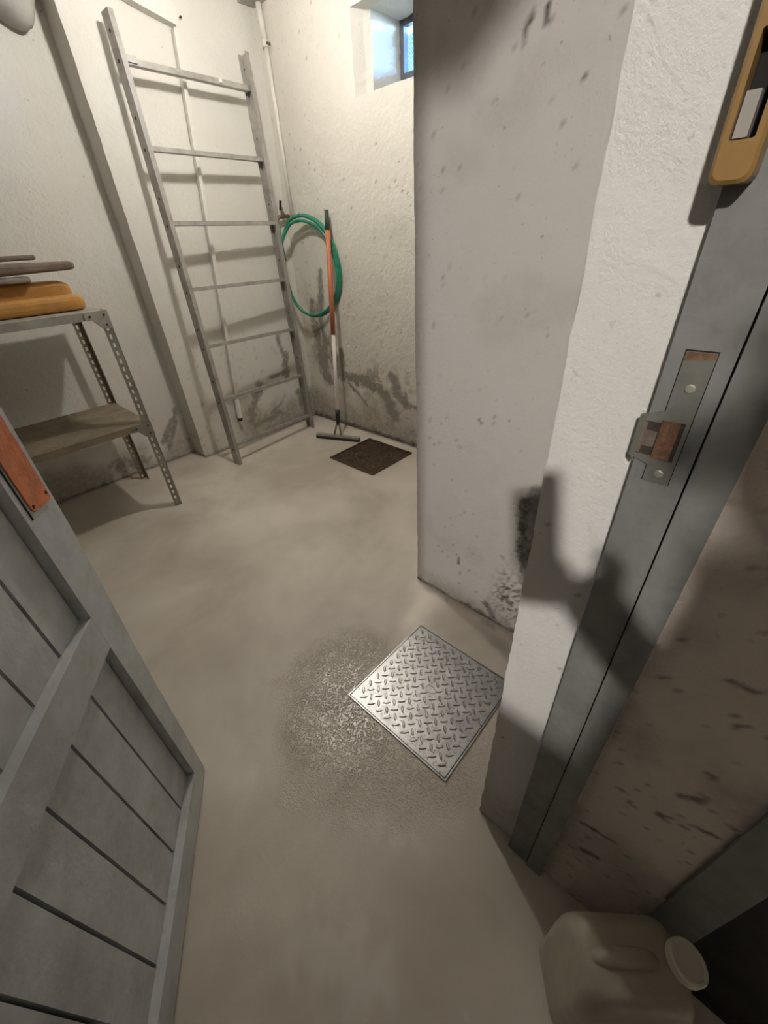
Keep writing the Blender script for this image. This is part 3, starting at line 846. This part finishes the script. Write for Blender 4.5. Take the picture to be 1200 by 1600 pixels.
# ------------------------------------------------------------------ ladder
lad = empty('ladder', (1.55, 2.62, 0))
tag(lad, 'wide weathered aluminium ladder leaning against the left wall', 'ladder')
lo_ = Vector(lad.location)
LA, LA2 = Vector((1.182, 2.572, 0)), Vector((1.255, 2.772, 2.225))
RA, RA2 = Vector((1.930, 2.668, 0)), Vector((1.955, 2.772, 2.198))
dl = (LA2 - LA).normalized(); dr = (RA2 - RA).normalized()
across = Vector((1, 0, 0))
def stile(a, b, wd, dp, sgn):
    d = (b - a).normalized(); W_ = (RA - LA); W_ = (W_ - d * W_.dot(d)).normalized(); Dp = d.cross(W_).normalized()
    if Dp.y < 0: Dp = -Dp
    bm = nb()
    # C-channel: web on the outer side, two flanges toward the rungs
    t_ = .004
    c = (a + b) / 2 - lo_
    Ln = (b - a).length
    box(bm, c + W_ * (sgn * (wd / 2 - t_ / 2)) + Dp * dp / 2, t_, dp, Ln, W_, Dp, d)
    box(bm, c + Dp * t_ / 2 - W_ * sgn * t_ / 2, wd - t_, t_, Ln, W_, Dp, d)
    box(bm, c + Dp * (dp - t_ / 2) - W_ * sgn * t_ / 2, wd - t_, t_, Ln, W_, Dp, d)
    return bm, W_, Dp, d
for a, b, s in ((LA, LA2, -1), (RA, RA2, 1)):
    bm, W_, Dp, d = stile(a, b, .026, .062, s)
    for v in bm.verts:   # square off feet on the floor
        if v.co.z + lo_.z < .002: v.co.z = .002 - lo_.z
    so = link('stile', bm, M['aluminium'], lad, bevel=.0012)
    for t_ in (.05, .115, .2, .26, .35, .40, .49, .55, .635, .69, .78, .835, .925, .97):
        p = a + (b - a) * t_ + Dp * .031 - W_ * (.0135) - lo_
        link('rivet', screw_bm(p + W_ * (0 if s < 0 else .0), -W_, .007 if s < 0 else .005, .002), M['black_screw'], so)
ts = [.061, .204, .354, .496, .641, .783, .927]
tr = [.052, .198, .351, .497, .645, .791, .934]
for i, t_ in enumerate(ts):
    p = LA + (LA2 - LA) * t_; q = RA + (RA2 - RA) * tr[i]
    W_ = (q - p).normalized(); d = dl; Dp = d.cross(W_).normalized()
    if Dp.y < 0: Dp = -Dp
    bm = nb(); c = (p + q) / 2 + Dp * .028 - lo_
    box(bm, c, (q - p).length - .018, .028, .020 if i < 6 else .024, W_, Dp, d)
    rg = link('rung', bm, M['aluminium'], lad, bevel=.004, segs=2)
    if i == 6:
        bm = nb(); box(bm, c + W_ * .15 - Dp * .018 + d * .002, .018, .010, .018, W_, Dp, d)
        tag(link('cap', bm, M['white_plastic'], rg, bevel=.003), 'small white cap on the rung')
        bm = nb(); box(bm, c - W_ * .315 - Dp * .018 + d * .006, .05, .010, .026, W_, Dp, d)
        link('bracket', bm, M['aluminium'], rg, bevel=.002)

# ------------------------------------------------------------------ white frame hung on the wall behind the ladder
hf = empty('wall_frame', (1.45, 2.90, 0.2))
tag(hf, 'off-white crossbar and long thin upright hung on the wall behind the ladder', 'frame')
ho = Vector(hf.location)
def hv(x, z, y=2.876): return Vector((x, y, z)) - ho
a, b = hv(1.606, 2.244), hv(1.424, .36)
bm = nb(); d = (b - a).normalized(); s_ = Vector((0, 1, 0)); x_ = s_.cross(d)
box(bm, (a + b) / 2, .021, .030, (b - a).length, x_, s_, d)
link('upright', bm, M['white_paint'], hf, bevel=.002)
bm = nb(); a2, b2 = hv(1.36, 2.335, 2.878), hv(1.619, 2.280, 2.880)
d2 = (b2 - a2).normalized(); z2 = s_.cross(d2) * -1
box(bm, (a2 + b2) / 2 + z2 * .012, (b2 - a2).length, .048, .078, d2, s_, z2)
link('crossbar', bm, M['white_paint'], hf, bevel=.003)
bm = nb(); tube(bm, [hv(1.4235, .355), hv(1.418, .28), hv(1.4135, .215)], [.018, .019, .019], 14)
sl = link('end_sleeve', bm, M['white_plastic'], hf, smooth=False, bevel=.002)
bm = nb(); tube(bm, [hv(1.4133, .214), hv(1.4115, .190)], [.0175, .0165], 14); tag(link('plug', bm, M['black'], hf), 'black plug under the white sleeve')
bm = nb(); lathe(bm, hv(1.665, 2.30, 2.905), (0, -1, 0), [(.003, 0), (.003, .012), (.006, .013), (.006, .016)], 10); link('nail', bm, M['black_screw'], hf)

# ------------------------------------------------------------------ water pipe, tap, hose
wpz = empty('water_pipe', (2.128, 2.812, 1.45))
tag(wpz, 'thin white painted water pipe running down beside the far corner', 'pipe')
po = Vector(wpz.location)
bm = nb(); tube(bm, [Vector((2.128, 2.838, 2.47)) - po, Vector((2.128, 2.822, 2.275)) - po], .016, 12); link('upper_pipe', bm, M['white_paint'], wpz, smooth=True)
bm = nb(); tube(bm, [Vector((2.128, 2.818, 2.275)) - po, Vector((2.130, 2.806, 1.46)) - po], .0125, 12); link('lower_pipe', bm, M['white_paint'], wpz, smooth=True)
bm = nb(); lathe(bm, Vector((2.128, 2.82, 2.25)) - po, (0, 0, 1), [(.018, 0), (.022, .006), (.022, .024), (.018, .03)], 12); link('coupling', bm, M['white_paint'], wpz)
bm = nb(); box(bm, Vector((2.128, 2.802, 2.262)) - po, .02, .03, .010); link('clip', bm, M['tap'], wpz, bevel=.002)

tp = empty('tap', (2.115, 2.862, 1.456))
tag(tp, 'dull metal garden tap on the back wall beside the ladder', 'tap')
bm = nb(); tube(bm, [(.03, 0, 0), (-.02, 0, 0), (-.055, .0, -.003), (-.072, .0, -.02), (-.074, 0, -.045)], [.011, .013, .012, .011, .011], 12); link('spout', bm, M['tap'], tp, smooth=True)
bm = nb(); lathe(bm, (-.02, 0, .008), (0, 0, 1), [(.012, 0), (.012, .02), (.006, .022), (.005, .045)], 12); link('valve', bm, M['tap'], tp)
bm = nb(); box(bm, (-.02, .012, .062), .010, .014, .055, (1, 0, 0), (0, .95, .3)); link('lever', bm, M['black'], tp, bevel=.003)

hs = empty('garden_hose', (2.09, 2.70, 1.1))
tag(hs, 'green garden hose hanging in an oval coil from the tap', 'hose')
HL = [(2.053, 2.766, 1.409), (2.068, 2.705, 1.441), (2.092, 2.607, 1.441), (2.121, 2.482, 1.38), (2.131, 2.396, 1.258), (2.136, 2.365, 1.105), (2.131, 2.409, 0.974), (2.114, 2.52, 0.877), (2.084, 2.642, 0.843), (2.055, 2.746, 0.875), (2.03, 2.806, 0.96), (2.015, 2.823, 1.07), (2.005, 2.828, 1.182), (2.01, 2.811, 1.303)]
def smooth_loop(P, n=5):
    out = []; m = len(P)
    for i in range(m):
        p0, p1, p2, p3 = (Vector(P[(i + k) % m]) for k in (-1, 0, 1, 2))
        for q in range(n):
            t = q / n
            out.append(.5 * ((2 * p1) + (p2 - p0) * t + (2 * p0 - 5 * p1 + 4 * p2 - p3) * t * t + (3 * p1 - p0 - 3 * p2 + p3) * t ** 3))
    return out
hc = Vector((2.085, 2.72, 1.13))
for k in range(3):
    pts = []
    for p in HL:
        v = Vector(p) - hc; sc = 1 + (k - 1) * .035
        up = max(0, v.z) / .3
        pts.append(hc + Vector((v.x + .006 * (k - 1), v.y * sc * (.94 if v.y < 0 else 1), v.z * (1 + (k - 1) * .012) - .020 * (k == 0) * up)) - Vector(hs.location))
    bm = nb(); tube(bm, smooth_loop(pts), .0095, 10, closed=True)
    link('coil', bm, M['hose'], hs, smooth=True)
bm = nb(); tube(bm, [Vector(p) - Vector(hs.location) for p in ((2.041, 2.862, 1.409), (2.042, 2.860, 1.38), (2.055, 2.875, 1.30), (2.085, 2.905, 1.20))], .0098, 10)
link('inlet_end', bm, M['hose'], hs, smooth=True)

# ------------------------------------------------------------------ squeegee
sq = empty('squeegee', (1.965, 2.39, 0))
tag(sq, 'floor squeegee with dark grip, orange-red sleeve and white pole leaning on back wall', 'squeegee')
so_ = Vector(sq.location)
base, top = Vector((1.945, 2.365, .03)), Vector((2.104, 2.412, 1.462))
def sq_at(t): return base + (top - base) * t - so_
def seg(n, t0, t1, r0, r1, m, **k):
    bm = nb(); tube(bm, [sq_at(t0), sq_at((t0 + t1) / 2), sq_at(t1)], [r0, (r0 + r1) / 2, r1], 14); return link(n, bm, M[m], sq, smooth=True)
tag(seg('grip', .925, 1.0, .0155, .013, 'grip'), 'dark green rounded grip')
tag(seg('sleeve', .50, .926, .0165, .0155, 'orange_red'), 'faded orange-red sleeve')
tag(seg('pole', .125, .502, .0135, .0135, 'pole_white'), 'white pole')
tag(seg('socket', .045, .128, .015, .0175, 'black'), 'black socket')
e1, e2 = Vector((1.826, 2.49, .022)), Vector((1.968, 2.155, .022))
bd = (e2 - e1).normalized(); bn = bd.cross(Vector((0, 0, 1)))
bm = nb(); c = (e1 + e2) / 2 - so_
box(bm, c + Vector((0, 0, .010)), (e2 - e1).length, .030, .016, bd, bn); link('head', bm, M['shelf_grey'], sq, bevel=.004, segs=2)
bm = nb(); box(bm, c + Vector((0, 0, -.009)), (e2 - e1).length + .006, .026, .024, bd, bn); link('blade', bm, M['rubber'], sq, bevel=.002)
bm = nb()
mid_ = (e1 + e2) / 2 + Vector((0, 0, .014)) - so_
tube(bm, [mid_ + bd * .03, sq_at(.06) + bd * .008], .008, 8); tube(bm, [mid_ - bd * .03, sq_at(.06) - bd * .008], .008, 8)
link('fork', bm, M['tap'], sq)

# ------------------------------------------------------------------ shelf unit of slotted angle
su = empty('shelf_unit', (.2, 2.66, 0))
tag(su, 'grey slotted angle steel shelf unit with two shelves beside the recess', 'shelf unit')
sv = Vector(su.location)
def slotted(bm, p, ax, wd, H, t_, nrm):
    """flange: starts at p, runs along ax for wd, up for H, with a column of slots"""
    ax = Vector(ax); p = Vector(p); up = Vector((0, 0, 1)); nrm = Vector(nrm)
    pitch = .038; sl_, sw = .020, .010
    n = int(H / pitch)
    us = [0, wd / 2 - sw / 2 + .003, wd / 2 + sw / 2 + .003, wd]
    zs = [0]
    for i in range(n):
        zs += [i * pitch + .009, i * pitch + .009 + sl_]
    zs.append(H)
    g = [[(bm.verts.new(p + ax * u_ + up * z), bm.verts.new(p + ax * u_ + up * z + nrm * t_)) for z in zs] for u_ in us]
    def hole(i, j): return i == 1 and j % 2 == 1
    for i in range(3):
        for j in range(len(zs) - 1):
            if hole(i, j):
                continue
            q = [g[i][j], g[i + 1][j], g[i + 1][j + 1], g[i][j + 1]]
            bm.faces.new([v[0] for v in q]); bm.faces.new([v[1] for v in reversed(q)])
            nbr = [(i, j - 1, 0, 1), (i + 1, j, 1, 2), (i, j + 1, 2, 3), (i - 1, j, 3, 0)]
            for ii, jj, a, b in nbr:
                if ii < 0 or ii > 2 or jj < 0 or jj >= len(zs) - 1 or hole(ii, jj):
                    bm.faces.new((q[a][0], q[b][0], q[b][1], q[a][1]))
SX0, SX1, SY0, SY1, SZ = -.28, .664, 2.400, 2.950, 1.085
for i, (x, y, dx, dy) in enumerate(((SX1, SY0, -1, 1), (SX1, SY1, -1, -1), (SX0, SY0, 1, 1), (SX0, SY1, 1, -1))):
    bm = nb(); o_ = Vector((x, y, .002)) - sv
    slotted(bm, o_, (dx, 0, 0), .040, SZ - .004, .002, (0, dy, 0))
    slotted(bm, o_, (0, dy, 0), .040, SZ - .004, .002, (dx, 0, 0))
    link('leg', bm, M['leg_grey'] if y == SY0 else M['shelf_brown'], su)
def tray(z, mat):
    bm = nb(); t_ = .0015; lip = .034
    x0, x1, y0, y1 = SX0 + .003, SX1 - .003, SY0 + .003, SY1 - .003
    box2(bm, Vector((x0, y0, z - t_)) - sv, Vector((x1, y1, z)) - sv)
    for lo, hi in (((x0, y0, z - lip), (x1, y0 + t_, z - t_)), ((x0, y1 - t_, z - lip), (x1, y1, z - t_)), ((x0, y0 + t_, z - lip), (x0 + t_, y1 - t_, z - t_)), ((x1 - t_, y0 + t_, z - lip), (x1, y1 - t_, z - t_))):
        box2(bm, Vector(lo) - sv, Vector(hi) - sv)
    return link('shelf', bm, M[mat], su)
s1 = tray(SZ, 'shelf_grey'); tag(s1, 'grey top shelf tray')
s2 = tray(.535, 'shelf_brown'); tag(s2, 'dusty brown lower shelf tray')
for z, mt, par in ((SZ, 'shelf_grey', s1), (.535, 'leg_grey', s2)):
    bm = nb(); y = SY0 - .0005
    prism(bm, [Vector(p) - sv for p in ((SX1 + .001, y, z + .001), (SX1 - .10, y, z + .001), (SX1 - .10, y, z - .034), (SX1 - .075, y, z - .036), (SX1 - .042, y, z - .075), (SX1 + .001, y, z - .075))], (0, -.002, 0))
    g = link('gusset', bm, M[mt], par)
    g.parent = su
    bm = nb(); x = SX1 + .0005
    prism(bm, [Vector(p) - sv for p in ((x, SY0, z + .001), (x, SY0 + .10, z + .001), (x, SY0 + .10, z - .034), (x, SY0 + .042, z - .075), (x, SY0, z - .075))], (.002, 0, 0))
    g2 = link('gusset', bm, M[mt], su)
    for dx, dz in ((-.018, -.016), (-.078, -.018), (-.020, -.060)):
        link('bolt', screw_bm(Vector((SX1 + dx, y - .002, z + dz)) - sv, (0, -1, 0), .005, .003), M['black_screw'], su)

# boards lying on the shelf
def board(name, label, cat, x0, x1, y, z, wy, hz, mat, taper=0.0, rot=0.0, tilt=0.0, rnd=.35):
    r = min(wy, hz) * rnd
    bm = nb(); o = empty(name, (0, 0, 0)); bpy.data.objects.remove(o)
    L_ = x1 - x0
    n = 14
    secs = []
    for k in range(n + 1):
        s = k / n
        sc = 1 - taper * max(0, (s - .45) / .55)
        e = (s - (1 - r * 1.2 / L_)) / (r * 1.2 / L_)
        if e > 0: sc *= math.sqrt(max(0.12, 1 - e * e * .75))
        secs.append((x0 + L_ * s, sc))
    xs_ = [x0 + L_ * s for s in (0, .2, .45, .6, .8, .9, .95, .975, .99, 1.0)]
    rings = []
    for x in xs_:
        s = (x - x0) / L_
        sc = 1 - taper * max(0, (s - .45) / .55)
        ee = max(0, 1 - (x1 - x) / (hz * .55))
        sc2 = sc * (1 - .35 * ee ** 3)
        ring = []
        for cy, cz, a in ((1, -1, -90), (1, 1, 0), (-1, 1, 90), (-1, -1, 180)):
            for q in range(4):
                t_ = math.radians(a + 30 * q)
                yy = cy * (wy / 2 - r) + r * math.cos(t_); zz = cz * (hz / 2 - r) + r * math.sin(t_)
                ring.append(bm.verts.new((x - (x0 + x1) / 2, yy * sc2, zz * sc2 + (sc2 - 1) * hz * .5 * 0)))
        rings.append(ring)
    for a, b in zip(rings[:-1], rings[1:]):
        m_ = len(a)
        for q in range(m_): bm.faces.new((a[q], a[(q + 1) % m_], b[(q + 1) % m_], b[q]))
    bm.faces.new(list(reversed(rings[0]))); bm.faces.new(rings[-1])
    o = link(name, bm, M[mat], smooth=False)
    o.location = ((x0 + x1) / 2, y, z + hz / 2); o.rotation_euler = (0, tilt, rot)
    tag(o, label, cat, 'old boards on the top shelf')
    return o
zs_ = SZ + .001
board('wooden_board', 'front ochre wooden board with rounded end, lying lowest on the top shelf', 'board', -.12, .628, 2.575, zs_, .085, .068, 'ochre_wood')
board('wooden_board', 'second ochre wooden board, taller and set behind the front one', 'board', -.12, .615, 2.675, zs_, .085, .126, 'ochre_wood', rnd=.25)
board('wooden_board', 'grey short board on the ochre boards, under the tapered brown one', 'board', -.10, .470, 2.655, zs_ + .1275, .12, .024, 'grey_wood')
board('wooden_board', 'dark brown weathered tapered board sticking out above the ochre boards', 'board', -.16, .660, 2.62, zs_ + .1525, .080, .058, 'brown_wood', taper=.42)
board('wooden_board', 'brown grey flat board lying topmost on the shelf pile', 'board', -.14, .530, 2.66, zs_ + .2115, .07, .020, 'brown_wood')

# ------------------------------------------------------------------ canister
cn = empty('canister', (.345, -.168, 0), math.radians(-50.7))
tag(cn, 'cloudy plastic canister with cream screw cap on the dark floor by the frame', 'canister')
bm = nb()
lx, ly, hh = .096, .068, .294
prof = [(.90, .004), (.97, .012), (1.0, .03), (1.0, .20), (.99, .225), (.94, .255), (.86, .274), (.74, hh), (.60, hh + .003)]
def rrect(a, b, r, n=6):
    pts = []
    for cx, cy, a0 in ((a - r, -b + r, -90), (a - r, b - r, 0), (-a + r, b - r, 90), (-a + r, -b + r, 180)):
        for k in range(n + 1):
            t_ = math.radians(a0 + 90 * k / n); pts.append((cx + r * math.cos(t_), cy + r * math.sin(t_)))
    return pts
rings = []
for s, z in prof:
    q = (1 - s) * .075
    rings.append([bm.verts.new((x, y, z)) for x, y in rrect(lx - q, ly - q, .030)])
for a, b in zip(rings[:-1], rings[1:]):
    m_ = len(a)
    for k in range(m_): bm.faces.new((a[k], a[(k + 1) % m_], b[(k + 1) % m_], b[k]))
bm.faces.new(list(reversed(rings[0]))); bm.faces.new(rings[-1])
link('body', bm, M['can'], cn, smooth=True)
bm = nb(); tube(bm, [(-.060, 0, .278), (-.054, 0, .290), (-.04, 0, .296), (.016, 0, .296), (.032, 0, .290), (.040, 0, .278)], [.012, .013, .0135, .0135, .013, .012], 12)
link('handle', bm, M['can'], cn, smooth=True)
bm = nb(); lathe(bm, (.076, 0, .270), (.25, 0, 1), [(.021, 0), (.021, .028)], 20); link('neck', bm, M['can'], cn)
bm = nb()
cp = [(.028, 0), (.0295, .003), (.0295, .015), (.027, .018), (.0235, .018), (.0225, .0165), (.002, .0165)]
lathe(bm, (.081, 0, .292), (.25, 0, 1), cp, 28); link('cap', bm, M['cap'], cn)

# ------------------------------------------------------------------ the photographer (behind the lens; throws the shadow on the reveal)
M['skin'] = paint('skin', (0.55, 0.36, 0.27), 0.5, var=0.06, bstr=0.03)
M['cloth'] = paint('dark_blue_jacket', (0.04, 0.05, 0.075), 0.85, var=0.2, bstr=0.2)
M['jeans'] = paint('grey_trousers', (0.07, 0.07, 0.075), 0.85, var=0.2, bstr=0.2)
M['hair'] = paint('brown_hair', (0.05, 0.03, 0.02), 0.6, var=0.3, bstr=0.4)
def skinned(name, mat, verts, edges, radii, parent=None, root=0, sub=2):
    me = bpy.data.meshes.new(name); me.from_pydata(verts, edges, []); me.materials.append(mat)
    o = linkmesh(name, me, parent)
    md = o.modifiers.new('skin', 'SKIN'); md.use_smooth_shade = True
    for i, r in enumerate(radii):
        sv_ = me.skin_vertices[0].data[i]; sv_.radius = r if isinstance(r, tuple) else (r, r)
        sv_.use_root = (i == root)
    o.modifiers.new('sub', 'SUBSURF').levels = sub
    o.modifiers['sub'].render_levels = sub
    return o
pe = empty('person', (-.24, -.44, 0)); tag(pe, 'person in a dark blue jacket holding a phone behind the doorway', 'person')
pv = Vector(pe.location)
def R_(L_): return [tuple(Vector(p) - pv) for p in L_]
fw_ = Vector((.71, .70, 0)); lat = Vector((.70, -.71, 0))
hip, che, nek = Vector((-.24, -.46, .98)), Vector((-.20, -.40, 1.41)), Vector((-.205, -.35, 1.50))
HD = Vector((-.245, -.248, 1.578))
V_ = [hip, hip + Vector((.01, .01, .20)), che, nek, HD + Vector((-.015, -.04, -.065)), HD, HD + Vector((-.005, -.005, .07))]
E_ = [(i, i + 1) for i in range(6)]; Rr_ = [(.15, .11), (.13, .10), (.15, .105), .055, .062, .085, .070]
def chain(pts, rs, start):
    i0 = len(V_)
    for p, r in zip(pts, rs):
        V_.append(Vector(p)); Rr_.append(r)
    E_.append((start, i0))
    for i in range(i0, len(V_) - 1): E_.append((i, i + 1))
    return len(V_) - 1
shR, shL = che + lat * .17 + Vector((0, 0, .06)), che - lat * .17 + Vector((0, 0, .06))
hR = Vector((-.045, -.075, 1.235)); hL = Vector((-.21, -.13, 1.03))
wr = chain([shR, Vector((-.02, -.41, 1.10)), Vector((-.060, -.165, 1.18)), hR], [.055, .043, .029, .030], 2)
wl_ = chain([shL, Vector((-.345, -.25, 1.12)), Vector((-.275, -.165, 1.05)), hL], [.055, .044, .030, .030], 2)
# fingers of the right hand wrap the phone's back edge, left hand lightly curled
for k, (o1, o2) in enumerate((((.030, -.012, .045), (.018, .008, .060)), ((.030, -.016, .025), (.020, .006, .036)), ((.028, -.018, .006), (.020, .002, .012)), ((.024, -.018, -.012), (.018, -.002, -.010)))):
    chain([hR + Vector(o1), hR + Vector(o2)], [.009, .008], wr)
chain([hR + Vector((-.030, .012, .035)), hR + Vector((-.030, .020, .070))], [.010, .009], wr)
for k in range(4):
    z = .03 - k * .018
    chain([hL + Vector((.040, .012, z)), hL + Vector((.058 - abs(k - 1) * .004, -.006, z - .006)), hL + Vector((.045, -.024, z - .008))], [.009, .0085, .008], wl_)
chain([hL + Vector((.015, -.022, .035)), hL + Vector((.04, -.034, .045))], [.010, .009], wl_)
for s_ in (-1, 1):
    h_ = hip + lat * .085 * s_
    chain([h_ - Vector((0, 0, .08)), h_ + fw_ * .02 + Vector((0, 0, -.48)), h_ + Vector((0, 0, -.87)), h_ + fw_ * .05 + Vector((0, 0, -.93)), h_ + fw_ * .12 + Vector((0, 0, -.943))], [.085, .058, .042, .036, .03], 0)
body = skinned('body', M['skin'], R_(V_), E_, Rr_, pe)
# jacket, trousers, shoes, hair over the body
sl_ = lambda t, a, b: a + (b - a) * t
JV = [hip + Vector((0, 0, -.03)), hip + Vector((.01, .01, .17)), che, che + Vector((-.02, .07, .10)), shR, Vector((-.02, -.41, 1.10)), Vector((-.056, -.205, 1.167)), shL, Vector((-.345, -.25, 1.12)), Vector((-.285, -.178, 1.06))]
skinned('jacket', M['cloth'], R_(JV), [(0, 1), (1, 2), (2, 3), (2, 4), (4, 5), (5, 6), (2, 7), (7, 8), (8, 9)], [(.185, .14), (.155, .12), (.17, .125), .088, .072, .058, .042, .072, .060, .044], pe)
TV = [hip]; TE = []; TR = [(.165, .125)]
for s_ in (-1, 1):
    h_ = hip + lat * .085 * s_; i0 = len(TV)
    TV += [h_ - Vector((0, 0, .08)), h_ + fw_ * .02 + Vector((0, 0, -.48)), h_ + Vector((0, 0, -.89))]; TR += [.10, .072, .062]; TE += [(0, i0), (i0, i0 + 1), (i0 + 1, i0 + 2)]
skinned('trousers', M['jeans'], R_(TV), TE, TR, pe)
for s_ in (-1, 1):
    h_ = hip + lat * .085 * s_
    skinned('shoe', M['black'], R_([h_ - fw_ * .05 + Vector((0, 0, -.937)), h_ + fw_ * .06 + Vector((0, 0, -.938)), h_ + fw_ * .17 + Vector((0, 0, -.945))]), [(0, 1), (1, 2)], [.042, .045, .034], pe)
skinned('hair', M['hair'], R_([HD + Vector((-.045, -.045, -.01)), HD + Vector((-.03, -.03, .065)), HD + Vector((-.01, -.01, .11))]), [(0, 1), (1, 2)], [.072, .085, .06], pe)
# face: nose and ears
bm = nb(); hc_ = HD + Vector((.003, .003, .01)) - pv
lathe(bm, hc_ + fw_ * .078 + Vector((0, 0, -.012)), fw_ + Vector((0, 0, -.35)), [(.014, 0), (.012, .012), (.006, .022)], 10); link('nose', bm, M['skin'], pe, smooth=True)
for s_ in (-1, 1):
    bm = nb(); lathe(bm, hc_ + lat * .078 * s_ + Vector((0, 0, -.005)), lat * s_, [(.012, 0), (.026, .008), (.020, .014)], 12); link('ear', bm, M['skin'], pe, smooth=True)
    bm = nb(); lathe(bm, hc_ + fw_ * .074 + lat * .030 * s_ + Vector((0, 0, .012)), fw_, [(.011, 0), (.009, .006), (.004, .009)], 10); link('eye', bm, M['white_plastic'], pe, smooth=True)
bm = nb(); box(bm, hc_ + fw_ * .078 + Vector((0, 0, -.052)), .045, .008, .008, lat, fw_); link('mouth', bm, M['orange_red'], pe, bevel=.003)
cr, cu, cf = Rc.col[0].copy(), Rc.col[1].copy(), -Rc.col[2]
ph = empty('phone', CAM - cf * .016 - cr * .026 - cu * .034); ph.matrix_world = Matrix.Translation(ph.location) @ Rc.to_4x4()
tag(ph, 'black phone held upright in front of the jacket', 'phone')
bm = nb(); box(bm, (0, 0, 0), .074, .150, .008); link('body', bm, M['black'], ph, bevel=.003, segs=2)
bm = nb(); box(bm, (0, 0, .0046), .068, .142, .0008); link('screen', bm, M['rubber'], ph)

# ------------------------------------------------------------------ lamps (out of frame)
def lamp(name, label, pos, col, power, r, ceil):
    o = empty(name, pos); tag(o, label, 'lamp')
    bm = nb(); bmesh.ops.create_uvsphere(bm, u_segments=20, v_segments=12, radius=r)
    link('bulb', bm, emit_mat(name + '_glow', col, power), o, smooth=True)
    bm = nb(); lathe(bm, (0, 0, r * .9), (0, 0, 1), [(.016, 0), (.02, .01), (.02, .05), (.012, .055)], 14); link('socket', bm, M['black'], o)
    top_ = ceil - pos[2]
    if top_ > r + .07:
        bm = nb(); tube(bm, [(0, 0, r * .9 + .05), (0, 0, top_ - .01)], .003, 6); link('cord', bm, M['black'], o)
    bm = nb(); lathe(bm, (0, 0, top_ - .018), (0, 0, 1), [(.05, 0), (.055, .006), (.055, .0175)], 18); link('ceiling_rose', bm, M['white_plastic'], o)
    return o
lamp('ceiling_lamp', 'bare bulb hanging under the cellar ceiling', ROOM_LAMP, (1.0, 0.95, 0.87), ROOM_POWER, .045, CEIL)
lamp('ceiling_lamp', 'bare bulb hanging in the vestibule behind the viewer', OUT_LAMP, (1.0, 0.95, 0.89), OUT_POWER, .045, VEST)
